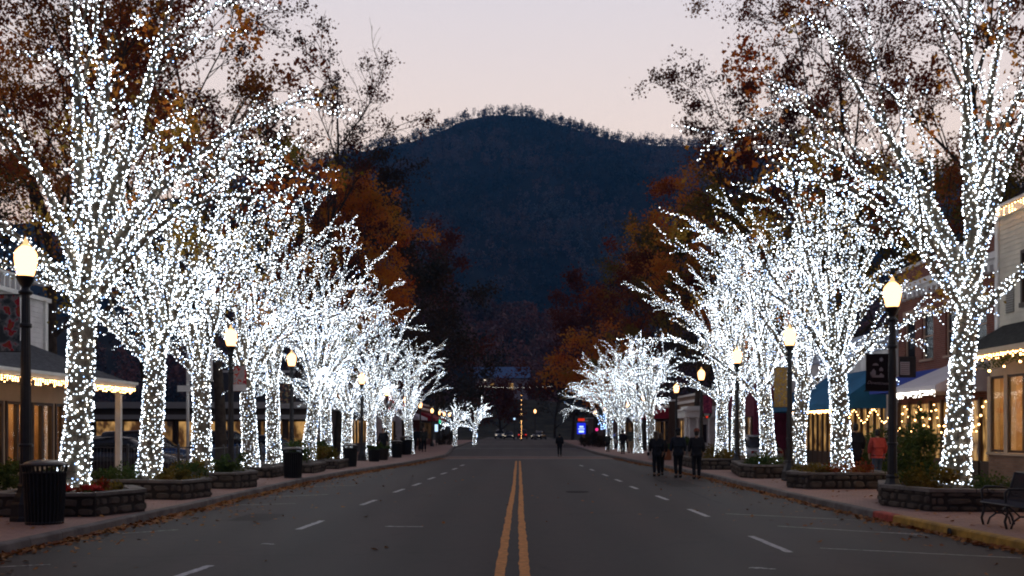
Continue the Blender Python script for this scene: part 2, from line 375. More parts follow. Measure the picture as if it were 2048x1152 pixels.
def lit_skeleton(rng, th=3.6, r0=.33, nl=8, ll=5.5, up=1.0, n2=5, n3=4, bias=0.0, sl=1.0):
    out = []
    tr = branch(rng, np.zeros(3), np.array([rng.normal(0, .03), rng.normal(0, .03), 1.]), th, 7, .03, 0, r0, r0*.82, 0)
    tr['r'][0] = r0*1.22; tr['r'][1] = r0*1.02
    out.append(tr)
    for k in range(nl):
        az = 2*PI*(k*.382*2.618/nl*1.0+rng.uniform(-.03, .03)) if False else 2*PI*(k+rng.uniform(-.3, .3))/nl+rng.uniform(0, .2)
        cls = k % 3
        inc = (rng.uniform(.12, .3), rng.uniform(.45, .7), rng.uniform(.8, 1.1))[cls]
        t0 = (1.0, rng.uniform(.86, .99), rng.uniform(.74, .92))[cls]
        p, dd, rr = at(tr, min(.999, t0))
        d = np.array([math.sin(inc)*math.cos(az)+bias*.04, math.sin(inc)*math.sin(az), math.cos(inc)])
        L = ll*(rng.uniform(1.05, 1.3), rng.uniform(.9, 1.15), rng.uniform(.75, 1.0))[cls]*(1+.08*bias*math.cos(az))
        g = (.05, -.03, -.13)[cls]
        out_ = np.array([math.cos(az), math.sin(az), 0])*(.02, .12, .10)[cls]
        d = d+np.array([0, 0, (0, .25, .25)[cls]])
        lb = branch(rng, p-dd*.15, d, L*(1, 1.08, 1.12)[cls], 11, .04, g, r0*(.6, .44, .36)[cls], .02, 1, out_)
        # sweep: bends up first, arches over at the tip
        lb['par'] = tr; out.append(lb)
        for j in range(n2):
            t = .22+.75*(j+rng.uniform(0, .8))/n2
            q, e, qr = at(lb, min(.98, t))
            e2 = perp(rng, e, rng.uniform(.28, .62)); e2[2] += .06; hz_ = np.array([math.cos(az), math.sin(az), 0.])
            sb = branch(rng, q, e2, L*(1.1-.62*t)*rng.uniform(.55, .85)*sl, 8, .05, -.09, max(.018, qr*.55), .010, 2, hz_*.07)
            sb['par'] = lb; out.append(sb)
            for i in range(n3):
                t3 = .25+.73*(i+rng.uniform(0, .9))/n3
                q3, e3, r3 = at(sb, min(.98, t3))
                tb = branch(rng, q3, perp(rng, e3, rng.uniform(.22, .6)), rng.uniform(.7, 1.6)*(1.15-.5*t3), 5, .06, -.08, max(.01, r3*.6), .006, 3)
                tb['par'] = sb; out.append(tb)
    return out

def skel_mesh(name, sk, mt, parent, levels=(12, 8, 5, 3), maxl=9):
    V = []; F = []; o = 0
    for b in sk:
        if b['l'] > maxl: continue
        v, f = tube_arr(b['p'], b['r'], levels[min(b['l'], len(levels)-1)])
        V.append(v); F.append(f+o); o += len(v)
    return raw(name, np.concatenate(V), np.concatenate(F), mt, None, parent, True)

def ico():
    p = (1+5**.5)/2
    v = np.array([(-1,p,0),(1,p,0),(-1,-p,0),(1,-p,0),(0,-1,p),(0,1,p),(0,-1,-p),(0,1,-p),(p,0,-1),(p,0,1),(-p,0,-1),(-p,0,1)], float)
    v /= np.linalg.norm(v[0])
    f = np.array([(0,11,5),(0,5,1),(0,1,7),(0,7,10),(0,10,11),(1,5,9),(5,11,4),(11,10,2),(10,7,6),(7,1,8),(3,9,4),(3,4,2),(3,2,6),(3,6,8),(3,8,9),(4,9,5),(2,4,11),(6,2,10),(8,6,7),(9,8,1)])
    return v, f
ICO = ico()
OCT = (np.array([(1,0,0),(0,1,0),(-1,0,0),(0,-1,0),(0,0,1.3),(0,0,-1.3)], float), np.array([(0,1,4),(1,2,4),(2,3,4),(3,0,4),(1,0,5),(2,1,5),(3,2,5),(0,3,5)]))

def bulb_points(rng, sk, pitch=.12, thin=.09, zmax=99, zfade=1.5, jit=.05):
    P = []; runs = []
    for b in sk:
        p = b['p']; seg = np.linalg.norm(np.diff(p, axis=0), axis=1); L = seg.sum(); cum = np.concatenate([[0], np.cumsum(seg)])
        t, u, v = frames(p)
        s = 0.; th = rng.uniform(0, 2*PI); run = []
        while s < L:
            r = np.interp(s, cum, b['r'])
            q = np.array([np.interp(s, cum, p[:, k]) for k in range(3)])
            i = min(np.searchsorted(cum, s), len(p)-1)
            ring = 2*PI*(r+.02)
            if r > .035 and rng.uniform() < .05: th += rng.uniform(0, 2)
            if r > .035:
                f_ = rng.uniform(.35, 1.65); ds = pitch*pitch/ring*f_; th += 2*PI*pitch/ring*f_
            else:
                ds = thin*rng.uniform(.6, 1.4); th += 2.2
            if q[2] < zmax+rng.uniform(-zfade, 0):
                a = th+rng.uniform(-1, 1)*jit/(r+.02)
                rad = r+.022+rng.uniform(0, .015)
                w = q+rad*(math.cos(a)*u[i]+math.sin(a)*v[i])+rng.normal(0, jit*.5, 3)*np.array([.3, .3, 1.])
                run.append(w)
            s += ds
        if len(run) > 1: runs.append(np.array(run))
        P.extend(run)
    return np.array(P), runs

def bulbs_mesh(name, rng, P, rad, tmpl, parent, mats=None, pr=(.86, .09, .05)):
    tv, tf = tmpl; n = len(P)
    s = rad*rng.uniform(.7, 1.25, n)
    V = P[:, None, :]+tv[None]*s[:, None, None]
    F = tf[None]+(np.arange(n)*len(tv))[:, None, None]
    mi = rng.choice(3, n, p=pr)
    if mats is None:
        mats = [M['bulb_cool'], M['bulb_pale'], M['bulb_blue'], M['bulb_soft'], M['bulb_bright']]
        mi = np.where(mi == 0, rng.choice([0, 3, 4], n, p=[.45, .37, .18]), mi)
    return raw(name, V.reshape(-1, 3), F.reshape(-1, 3), mats, np.repeat(mi, len(tf)) % len(mats), parent)

def leaves(rng, centres, n, spread, size, flat=1.0, clumpy=False):
    """n leaf-shaped faces round the given centres -> verts, faces"""
    if clumpy:
        wt = rng.lognormal(0, .9, len(centres)); pick_ = rng.choice(len(centres), n, p=wt/wt.sum())
    else: pick_ = rng.randint(0, len(centres), n)
    c = centres[pick_]+rng.normal(0, 1, (n, 3))*spread*np.array([1, 1, flat])
    a = rng.normal(0, 1, (n, 3)); a /= np.linalg.norm(a, axis=1, keepdims=True)
    b = rng.normal(0, 1, (n, 3)); b -= a*(a*b).sum(1, keepdims=True); b /= np.linalg.norm(b, axis=1, keepdims=True)
    nn = np.cross(a, b)
    s = size*rng.uniform(.55, 1.3, (n, 1))
    # a five-pointed lobed leaf outline folded along the middle
    v = np.stack([c-a*s*.5, c-a*s*.1+b*s*.45+nn*s*.12, c+a*s*.1+b*s*.22, c+a*s*.55, c+a*s*.1-b*s*.22, c-a*s*.1-b*s*.45+nn*s*.12], 1)
    F = np.array([(0, 1, 2, 3), (0, 3, 4, 5)])[None]+(np.arange(n)*6)[:, None, None]
    return v.reshape(-1, 3), F.reshape(-1, 4)

GLOBES = [(x_, y_, .15+4.62*s_, s_) for x_, y_, s_ in ((-9.2, 31.9, 1), (-9.55, 42.0, 1), (-8.15, 52, .93), (-8.55, 65, .89), (-8.1, 72, .82), (8.05, 21.7, 1), (8.65, 31.7, 1), (8.85, 40.2, 1), (9.3, 50.5, .96), (9.7, 61, .9), (9.6, 76, .87), (9.7, 88, .8), (9.5, 93, .8), (9.3, 100, .8), (9.2, 106, .8), (8.9, 115, .77), (-7.85, 80, .78), (-8.2, 95, .74))]
PROTO = {}
def bulb_proto(r):
    if 'bulb' not in PROTO:
        v, f = ICO
        me = bpy.data.meshes.new('bulb'); me.from_pydata((v*r*np.array([1, 1, 1.25])).tolist(), [], f.tolist()); me.materials.append(M['bulb_cool'])
        PROTO['bulb'] = me
    return PROTO['bulb']

def lit_tree(seed, x, y, base, label, slabel, side, th=3.6, r0=.32, nl=8, ll=5.2, n2=5, n3=4, zmax=99, sl=1.0, pitch=.12, thin=.09, brad=.022, near=False, nleaf=400, leafm=None, scale=1.0, tall=True):
    rng = R0(seed)
    sk = lit_skeleton(rng, th, r0, nl, ll, 1, n2, n3, bias=-side, sl=sl)
    # limbs are kept trimmed clear of the street lamps
    gone = set()
    for b in sk[1:]:
        w_ = b['p']*scale+np.array([x, y, base])
        for g in GLOBES:
            a = np.interp(w_[:, 1], [0, g[1]], [0, 1])
            dx = w_[:, 0]-g[0]*(w_[:, 1]/g[1]); dz = w_[:, 2]-(1.8+(g[2]-1.8)*(w_[:, 1]/g[1]))
            hit = (w_[:, 1] < g[1]+.6) & (w_[:, 1] > g[1]-(9 if g[1] < 70 else 22)) & (np.hypot(dx, dz) < ((.66 if b['l'] > 1 else .5) if g[1] < 70 else (.42 if b['l'] > 1 else 0))*g[3])
            if hit.any(): gone.add(id(b))
        if id(b.get('par')) in gone: gone.add(id(b))
    sk = [b for b in sk if id(b) not in gone]
    t = empty('street_tree', (x, y, base), label, 'tree', 'street trees wrapped in white lights')
    t.scale = (scale,)*3
    skel_mesh('trunk', [b for b in sk if b['l'] <= 1], M['bark'], t)
    cr = skel_mesh('crown', [b for b in sk if b['l'] > 1], M['bark'], t)
    if nleaf:
        tips = np.array([b['p'][-1] for b in sk if b['l'] >= 2 and b['p'][-1][2] > th+1.0])
        pick = tips[rng.permutation(len(tips))[:max(4, nleaf//45)]]
        v, f = leaves(rng, pick, nleaf, .24, .12, 1, True)
        raw('leaves', v, f, leafm or L_YEL, None, cr)
    s = empty('light_string', (x, y, base), slabel, 'string lights', 'white light strings on the street trees'); s.scale = (scale,)*3
    P, runs = bulb_points(rng, sk, pitch, thin, zmax)
    if near:
        V = []; F = []; o = 0
        for r in runs:
            if len(r) < 3: continue
            v, f = tube_arr(r, np.full(len(r), .006), 3); V.append(v); F.append(f+o); o += len(v)
        raw('cable', np.concatenate(V), np.concatenate(F), M['cable'], None, s)
        # the hundred that show largest: on the trunk side towards the street and the camera
        low = np.where((P[:, 2] < th) & (P[:, 1] < 0))[0]; low = low[rng.permutation(len(low))[:100]]
        mesh = bulb_proto(.015)
        for i in low:
            b = bpy.data.objects.new('bulb', mesh); b.location = P[i]; b.parent = s; COL.objects.link(b)
        P = np.delete(P, low, 0)
    o = bulbs_mesh('bulbs', rng, P, brad, ICO if near else OCT, s)
    tag(o, kind='stuff')
    return t, len(P)

def big_tree(seed, x, y, h, spread, label, leafm, nleaf=7000, lsize=.16, bare=.0, r0=.32, lean=(0, 0), th=.28, name='tree', group='tall autumn trees behind the lights', cl=.27, n1=10, n2=8, n3=4, parts=True, ztilt=0, base=0.1):
    rng = R0(seed)
    t = empty(name, (x, y, base), label, 'tree', group)
    sk = []
    tr = branch(rng, np.zeros(3), np.array([lean[0], lean[1], 1.]), h*.92, 12, .05, .05, r0, .03, 0)
    sk.append(tr)
    for k in range(n1):
        tt = th+(.95-th)*(k+rng.uniform(0, .8))/n1
        p, d, r = at(tr, tt)
        az = k*2.4+rng.uniform(-.5, .5); inc = rng.uniform(.45, .95)*(1.15-.5*tt)
        dd = np.array([math.sin(inc)*math.cos(az), math.sin(inc)*math.sin(az), math.cos(inc)])
        L = spread*1.35*(1.15-.75*max(0, tt-.35))*rng.uniform(.75, 1.1)
        b = branch(rng, p, dd, L, 8, .11, .03, r*.6, .02, 1); sk.append(b)
        for j in range(n2):
            q, e, qr = at(b, .2+.78*(j+rng.uniform(0, .9))/n2)
            s2 = branch(rng, q, perp(rng, e, rng.uniform(.4, .9)), L*rng.uniform(.28, .5), 5, .14, .02, max(.022, qr*.6), .012, 2); sk.append(s2)
            for i in range(n3):
                q3, e3, r3 = at(s2, .25+.73*(i+rng.uniform(0, .9))/n3)
                sk.append(branch(rng, q3, perp(rng, e3, rng.uniform(.4, .9)), rng.uniform(.5, 1.3)*spread/5, 4, .18, -.02, max(.013, r3*.6), .008, 3))
    skel_mesh('trunk', [b for b in sk if b['l'] <= 1], M['dark_bark'], t, (10, 6, 4, 3))
    cr = skel_mesh('crown', [b for b in sk if b['l'] > 1], M['dark_bark'], t, (10, 6, 4, 3))
    if nleaf:
        c = []
        for b in sk:
            if b['l'] >= 2 and rng.uniform() > bare:
                c.append(b['p'][-1]); c.append(b['p'][-2])
        v, f = leaves(rng, np.array(c), nleaf, cl, lsize, .75, True)
        raw('leaves', v, f, leafm, None, cr)
    return t

def bush(rng, name, c, r, h, n, size, m, parent=None, zf=1.0):
    """loose shrub: leaves all through its volume plus a few twigs"""
    k = max(4, n//60)
    ang = rng.uniform(0, 2*PI, k); rr = r*np.sqrt(rng.uniform(0, 1, k)); zz = rng.uniform(.15, 1, k)*h*(1-.35*(rr/r)**2)
    cs = np.stack([c[0]+rr*np.cos(ang), c[1]+rr*np.sin(ang), c[2]+zz], 1)
    v, f = leaves(rng, cs, n, r*.18, size, .8)
    v[:, 2] = np.maximum(v[:, 2], c[2]+.005)
    return raw(name, v, f, m, None, parent)

# ================================================================== SETTING
def kx_left(y):
    return float(np.interp(y, [2, 10, 16.4, 22, 27, 33, 39, 49, 58, 65, 72, 92, 150], [-7.5, -7.45, -7.3, -7.2, -7.15, -7.1, -6.7, -5.6, -4.9, -4.6, -4.9, -5.9, -6.2]))
def kx_right(y):
    return float(np.interp(y, [2, 10, 14.5, 18.8, 26, 35, 45, 55, 70, 100, 150], [7.6, 7.5, 7.36, 7.15, 6.95, 6.95, 6.65, 6.1, 5.55, 5.6, 6.2]))

# ground sheet to the horizon
gm = MB(); gm.quad((-2600, -200, -.02), (2600, -200, -.02), (2600, 3500, -.02), (-2600, 3500, -.02))
M['earth'] = mat('earth', (.035, .033, .022), 1, .1, var=.4, vscale=.4)
tag(gm.build('ground', M['earth']), kind='structure')
# road as a strip that follows both kerbs
ys = np.concatenate([np.arange(-12, 150, 2.), [150, 160, 176, 230]])
mr = MB()
for a, b in zip(ys[:-1], ys[1:]):
    la, lb, ra, rb = kx_left(a), kx_left(b), kx_right(a), kx_right(b)
    mr.quad((la-.3, a, 0), (ra+.3, a, 0), (rb+.3, b, 0), (lb-.3, b, 0))
tag(mr.build('road', M['asphalt']), kind='structure')
cs = MB(); cs.quad((-90, 150, .004), (90, 150, .004), (90, 166, .004), (-90, 166, .004))
tag(cs.build('cross_road', M['asphalt']), kind='structure')
pk = MB(); pk.quad((-60, 36.2, .0), (-12.6, 36.2, .0), (-12.6, 64, .0), (-60, 64, .0))
tag(pk.build('parking_lot', M['asphalt']), kind='structure')

KW = .2
def walk(side, name, fn, ylim=(2, 149)):
    yy = np.arange(ylim[0], ylim[1]+.1, 1.0)
    far = 13.2 if side > 0 else -12.4
    w = MB(); k = MB(); p = []
    for a, b in zip(yy[:-1], yy[1:]):
        xa, xb = fn(a)+side*KW, fn(b)+side*KW
        w.quad((xa, a, .15), (far+side*4, a, .15), (far+side*4, b, .15), (xb, b, .15)) if side > 0 else w.quad((far+side*4, a, .15), (xa, a, .15), (xb, b, .15), (far+side*4, b, .15))
    w.quad((fn(yy[-1]), yy[-1], .15), (far+side*4, yy[-1], .15), (far+side*4, yy[-1], -.01), (fn(yy[-1]), yy[-1], -.01))
    tag(w.build(name, M['pavers']), kind='structure')
    for a, b in zip(yy[:-1], yy[1:]):
        g = .006
        x0, x1 = fn(a), fn(b); a2 = a+g; b2 = b-g; ch = .02
        mi = 0
        if side > 0 and 18.3 <= a < 19.7: mi = 1
        if side > 0 and a < 18.3: mi = 2
        s = side
        prof = lambda x: [(x, 0-.005), (x+s*.012, .135), (x+s*.035, .158), (x+s*(KW-.004), .158), (x+s*(KW-.004), 0)]
        pa, pb = prof(x0), prof(x1)
        vs = [(q[0], a2, q[1]) for q in pa]+[(q[0], b2, q[1]) for q in pb]; n = 5
        fs = [(i, i+1, n+i+1, n+i) if s < 0 else (i+1, i, n+i, n+i+1) for i in range(n-1)]+[(0, 1, 2, 3, 4) if s > 0 else (4, 3, 2, 1, 0), (9, 8, 7, 6, 5) if s > 0 else (5, 6, 7, 8, 9)]
        k.add(vs, fs, mi)
    tag(k.build('kerb', [M['kerb'], M['kerb_red'], M['kerb_yellow']]), kind='structure')
walk(-1, 'pavement', kx_left)
walk(1, 'pavement', kx_right)

# painted markings
def ribbon(mb, pts, w0, w1, z, rng, wob=.012, n=60):
    pts = np.array(pts, float); t = np.linspace(0, 1, n)
    L = np.linspace(0, 1, len(pts)); X = np.interp(t, L, pts[:, 0]); Y = np.interp(t, L, pts[:, 1])
    d = np.gradient(np.stack([X, Y], 1), axis=0); d /= np.linalg.norm(d, axis=1, keepdims=True)
    nx, ny = d[:, 1], -d[:, 0]; w = np.linspace(w0, w1, n)/2
    a = w+rng.normal(0, wob, n); b = w+rng.normal(0, wob, n)
    for i in range(n-1):
        mb.add([(X[i]-nx[i]*a[i], Y[i]-ny[i]*a[i], z), (X[i]+nx[i]*b[i], Y[i]+ny[i]*b[i], z), (X[i+1]+nx[i+1]*b[i+1], Y[i+1]+ny[i+1]*b[i+1], z), (X[i+1]-nx[i+1]*a[i+1], Y[i+1]-ny[i+1]*a[i+1], z)], [(0, 1, 2, 3)])
rng = R0(5)
for sx in (-1, 1):
    yl = MB()
    ribbon(yl, [(-.07+sx*.155, 6), (-.07+sx*.155, 12), (-.06+sx*.125, 22), (-.02+sx*.11, 30), (sx*.1, 56)], .145, .1, .005, rng, .007, 160)
    o = yl.build('centre_line', M['paint_yellow']); tag(o, kind='structure')
dash_l = [(-4.1, 12.0, 13.1), (-3.88, 17.8, 19.5), (-3.65, 23.5, 25.2), (-3.46, 28.2, 29.8), (-3.28, 31.5, 33), (-3.15, 35.5, 37), (-3.0, 39.5, 41), (-2.85, 44, 45.6), (-2.75, 48.5, 50)]
dash_r = [(3.93, 14.5, 16.7), (3.86, 20.4, 22.3), (3.76, 25.2, 26.8), (3.55, 29.8, 31.2), (3.5, 34, 35.5), (3.4, 38, 39.6), (3.25, 43, 44.5), (3.1, 48, 49.5), (4.03, 8, 9.8)]
for k, (x, a, b) in enumerate(dash_l+dash_r):
    m_ = MB(); dx = -.10 if x < 0 else .06
    ribbon(m_, [(x+dx*.5, a), (x-dx*.5, b)], .12, .12, .006, rng, .006, 14)
    tag(m_.build('lane_dash', M['paint_white']), kind='structure')
for p in [[(4.55, 15.0), (7.0, 13.85)], [(4.8, 18.4), (6.95, 16.8)], [(4.4, 21.1), (5.4, 20.45), (6.7, 19.6)], [(6.3, 17.3), (6.9, 17.0)],
          [(-6.8, 17.1), (-6.05, 17.75)], [(-6.6, 23.5), (-5.35, 24.0)], [(-6.75, 26.2), (-5.2, 27.3)], [(-6.4, 31), (-5, 31.8)], [(-6.9, 12.9), (-6.2, 13.2)]]:
    m_ = MB(); ribbon(m_, p, .05, .04, .0065, rng, .008, 24)
    tag(m_.build('parking_line', M['paint_white']), kind='structure')
for p in [[(-2.45, 18.35), (-1.75, 18.3)], [(3.0, 12.9), (3.3, 12.75)], [(-4.0, 15.6), (-3.8, 15.5)]]:
    m_ = MB(); ribbon(m_, p, .09, .05, .0062, rng, .02, 12)
    tag(m_.build('paint_smear', M['paint_white']), kind='structure')
rngc = R0(15); M['tar'] = mat('tar', (.010, .008, .008), .85, .2); M['patch'] = mat('patch', (.027, .020, .018), .8, .3, var=.25, vscale=6)
for (x0_, y0_, x1_, y1_, w_) in [(-6.0, 14, -1.0, 14.8, .014), (1.0, 21, 6.2, 22.3, .03), (-5.5, 27, -.6, 26.2, .035), (4.9, 24, 5.2, 40, .03), (.6, 31, 6.4, 33, .04), (.9, 11.5, 5.5, 12.6, .018)]:
    n_ = 22; px_ = np.linspace(x0_, x1_, n_)+np.cumsum(rngc.normal(0, .035, n_)); py_ = np.linspace(y0_, y1_, n_)+np.cumsum(rngc.normal(0, .05, n_))
    m_ = MB(); ribbon(m_, list(zip(px_, py_)), w_, w_*.6, .0035, rngc, w_*.22, 70); tag(m_.build('tar_seam', M['tar']), kind='structure')
for (x_, y_, w_, h_) in [(-5.3, 19.5, .8, 1.6), (5.3, 31, 1.0, 4)]:
    m_ = MB(); ribbon(m_, [(x_, y_), (x_, y_+h_)], w_, w_*.97, .0028, rngc, .015, 24); tag(m_.build('road_patch', M['patch']), kind='structure')
m_ = MB(); m_.lathe([(.33, 0), (.33, .007), (.28, .007)], 24); m_.build('cover', M['tar']).location = (1.7, 28.5, 0); tag(bpy.data.objects['cover'], 'round iron manhole cover in the right lane', 'manhole cover'); bpy.data.objects['cover'].name = 'manhole_cover'
# brick crossing
cw = MB(); cw.quad((kx_left(60)+.05, 60, .004), (kx_right(60)-.05, 60, .004), (kx_right(65)-.05, 65, .004), (kx_left(65)+.05, 65, .004))
tag(cw.build('crossing', mat('crossing', (.2, .12, .09), .8, .3, var=.3, vscale=2)), kind='structure')
for yy in (59.7, 65.3):
    m_ = MB(); ribbon(m_, [(kx_left(yy)+.1, yy), (kx_right(yy)-.1, yy)], .3, .3, .008, rng, .02, 40)
    tag(m_.build('crossing_line', M['paint_white']), kind='structure')
for yy in (92, 118):
    m_ = MB(); ribbon(m_, [(kx_left(yy)+.1, yy), (kx_right(yy)-.1, yy)], .5, .5, .008, rng, .02, 40)
    tag(m_.build('crossing_line', M['paint_white']), kind='structure')

# fallen leaves
rng = R0(77); C = []
def along(fn, side, y0, y1, n, w, z=.012):
    y = rng.uniform(y0, y1, n); clump = (np.sin(y*1.7)+np.sin(y*.63+1)+np.sin(y*4.1)*.6)*.28
    off = np.abs(rng.normal(0, w, n))*(1+clump.clip(-.6, 1))
    x = np.array([fn(v) for v in y])-side*(off+.03)
    return np.stack([x, y, z+rng.uniform(0, .035, n)*np.exp(-off*4)], 1)
C.append(along(kx_left, -1, 10, 60, 5200, .17)); C.append(along(kx_right, 1, 10, 60, 3600, .13))
C.append(along(kx_left, -1, 10, 40, 500, .9, .01)); C.append(along(kx_right, 1, 10, 40, 260, .9, .01))
C.append(np.stack([rng.uniform(-7, 7, 90), rng.uniform(9, 40, 90), np.full(90, .01)], 1))
sw = rng.uniform(0, 1, (500, 2)); C.append(np.stack([np.where(sw[:, 0] < .5, -1, 1)*rng.uniform(7.6, 11, 500), 12+sw[:, 1]*25, np.full(500, .165)], 1))
c = np.concatenate(C); n = len(c)
s = rng.uniform(.025, .06, n)[:, None]; az = rng.uniform(0, 2*PI, n); tl = rng.normal(0, .35, (n, 2))
a = np.stack([np.cos(az), np.sin(az), tl[:, 0]], 1); b = np.stack([-np.sin(az), np.cos(az), tl[:, 1]], 1)
V = np.stack([c-a*s, c-a*s*.2+b*s*.8, c+a*s*.35+b*s*.45, c+a*s, c+a*s*.35-b*s*.45, c-a*s*.2-b*s*.8], 1)
V[..., 2] = np.maximum(V[..., 2], np.where(np.abs(V[..., 0]) > 7.6, .162, .008))
F = np.array([(0, 1, 2, 3), (0, 3, 4, 5)])[None]+(np.arange(n)*6)[:, None, None]
tag(raw('fallen_leaves', V.reshape(-1, 3), F.reshape(-1, 4), L_LIT), kind='stuff')

# drain mouth in the yellow kerb
dr = MB(); dr.lathe([(.1, 0), (.1, .012)], 14); do = dr.build('kerb_drain', M['dark_glass'])
do.rotation_euler = (0, -PI/2, 0); do.location = (7.22, 17.0-.35, .075); do.scale = (.7, .8, 1); tag(do, 'black drain hole in the yellow painted kerb', 'drain')

# ------------------------------------------------------------------ mountain
def noise2(X, Y, sc_, seed):
    r = R0(seed); o = 0
    for k in range(6):
        f = sc_*(1.7**k); ph = r.uniform(0, 6.28, 4); an = r.uniform(0, 3.14)
        o = o+np.sin((X*math.cos(an)+Y*math.sin(an))*f+ph[0])*np.sin((-X*math.sin(an)+Y*math.cos(an))*f*1.3+ph[1])/(1.5**k)
    return o
def ridge_h(X):
    px = 1036+X*1991/1300
    yy = np.interp(px, [-900, 0, 400, 600, 700, 760, 850, 930, 1000, 1060, 1120, 1200, 1290, 1400, 1500, 1700, 1850, 2048, 3200], [520, 450, 385, 335, 304, 292, 268, 240, 226, 224, 246, 272, 285, 292, 303, 328, 350, 372, 520])
    return 1.8+(858-yy)*1300/1991+noise2(X, X*0, .045, 12)*1.6
nu, nv = 180, 90
U = np.linspace(-1300, 1300, nu); Vv = np.linspace(0, 1.5, nv)
XX, SS = np.meshgrid(U, Vv); YY = 640+SS*660
def mt_h(X, S):
    Y = 640+S*660
    e = np.where(S <= 1, np.clip(S, 0, 1)**1.15, 1-(S-1)*.9)
    return ridge_h(X)*e+noise2(X, Y, .008, 3)*34*np.clip(S, 0, 1)*np.clip(1-S, 0, 1)*2.2+noise2(X, Y, .03, 4)*7*np.clip(1-S, 0, 1)*np.clip(S*4, 0, 1)
ZZ = mt_h(XX, SS)-1
idx = np.arange(nu*nv).reshape(nv, nu)
F = np.stack([idx[:-1, :-1], idx[:-1, 1:], idx[1:, 1:], idx[1:, :-1]], -1).reshape(-1, 4)
M['hill_soil'] = mat('hill_soil', (.035, .032, .028), 1, .05, var=.4, vscale=.02)
tag(raw('mountain', np.stack([XX, YY, ZZ], -1).reshape(-1, 3), F, M['hill_soil'], None, None, True), kind='structure')

def forest(seed, name, X, Y, Z, h, w, nf, m, size, trunks=True, label='far wooded slope'):
    rng = R0(seed); n = len(X); hh = h*rng.uniform(.6, 1.25, n) if h != 11 else h*rng.uniform(.35, 1.45, n)
    k = nf
    ph = rng.uniform(0, 1, (n, k)); rad = w*rng.uniform(.7, 1.2, (n, 1))*np.sqrt(np.clip(1-((ph-.45)/.58)**2, .05, 1))*rng.uniform(.35, 1, (n, k))
    an = rng.uniform(0, 2*PI, (n, k))
    c = np.stack([X[:, None]+rad*np.cos(an), Y[:, None]+rad*np.sin(an), Z[:, None]+hh[:, None]*(.28+.72*ph)], -1).reshape(-1, 3)
    q = len(c); a = rng.normal(0, 1, (q, 3)); a /= np.linalg.norm(a, axis=1, keepdims=True); b = np.cross(a, rng.normal(0, 1, (q, 3))); b /= np.linalg.norm(b, axis=1, keepdims=True)
    s = size*rng.uniform(.5, 1.3, (q, 1))
    V = np.stack([c-a*s*.5-b*s*.3, c+a*s*.5-b*s*.2, c+b*s*.55+a*s*.1], 1)
    # one island per tree for colour: shift via a shared material noise
    V = V.reshape(-1, 3); Fa = np.arange(len(V)).reshape(-1, 3)
    if trunks:
        tw = .45; p = np.stack([X, Y, Z], -1)
        lean = rng.normal(0, .05, (n, 2))*hh[:, None]
        top = p+np.stack([lean[:, 0], lean[:, 1], hh*.8], -1)
        T = np.stack([p+[-tw/2, 0, 0], p+[tw/2, 0, 0], top], 1).reshape(-1, 3)
        T2 = np.stack([p+[0, -tw/2, 0], p+[0, tw/2, 0], top], 1).reshape(-1, 3)
        b0 = len(V); V = np.concatenate([V, T, T2]); Fa = np.concatenate([Fa, (b0+np.arange(2*3*n)).reshape(-1, 3)])
    o = raw(name, V, Fa, m); return tag(o, kind='stuff')
rng = R0(21)
n = 11000
X = rng.uniform(-420, 900, n); S = rng.uniform(.02, .99, n)
Z = mt_h(X, S)-1
forest(31, 'forest', X, 640+S*660, Z, 13, 4.6, 40, L_FAR, 2.4)
n = 1200; X = rng.uniform(-420, 900, n); S = rng.uniform(.992, 1.012, n)
forest(32, 'forest', X, 640+S*660, mt_h(X, S)-1, 11, 3.0, 70, L_FAR, 1.15)
# lower wooded spur in front
def sp_h(X, S):
    px = 1036+X*1991/480
    yy = np.interp(px, [-400, 500, 760, 850, 960, 1050, 1200, 1300, 1500, 2400], [640, 560, 520, 548, 600, 610, 650, 655, 600, 620])
    return (1.8+(858-yy)*480/1991-8)*np.where(S < 1, np.clip(S, 0, 1)**.9, 1-(S-1)*.6)+noise2(X, S*200, .03, 9)*2.5*np.clip(S*3, 0, 1)
U = np.linspace(-420, 420, 90); Vv = np.linspace(0, 1.6, 40); XX, SS = np.meshgrid(U, Vv)
idx = np.arange(90*40).reshape(40, 90); F = np.stack([idx[:-1, :-1], idx[:-1, 1:], idx[1:, 1:], idx[1:, :-1]], -1).reshape(-1, 4)
tag(raw('hill', np.stack([XX, 300+SS*180, sp_h(XX, SS)-.5], -1).reshape(-1, 3), F, M['hill_soil'], None, None, True), kind='structure')
n = 1500; X = rng.uniform(-150, 260, n); S = rng.uniform(.05, 1.05, n)
forest(33, 'forest', X, 300+S*180, sp_h(X, S)-.5, 12, 4.0, 110, L_NEAR, 1.25)

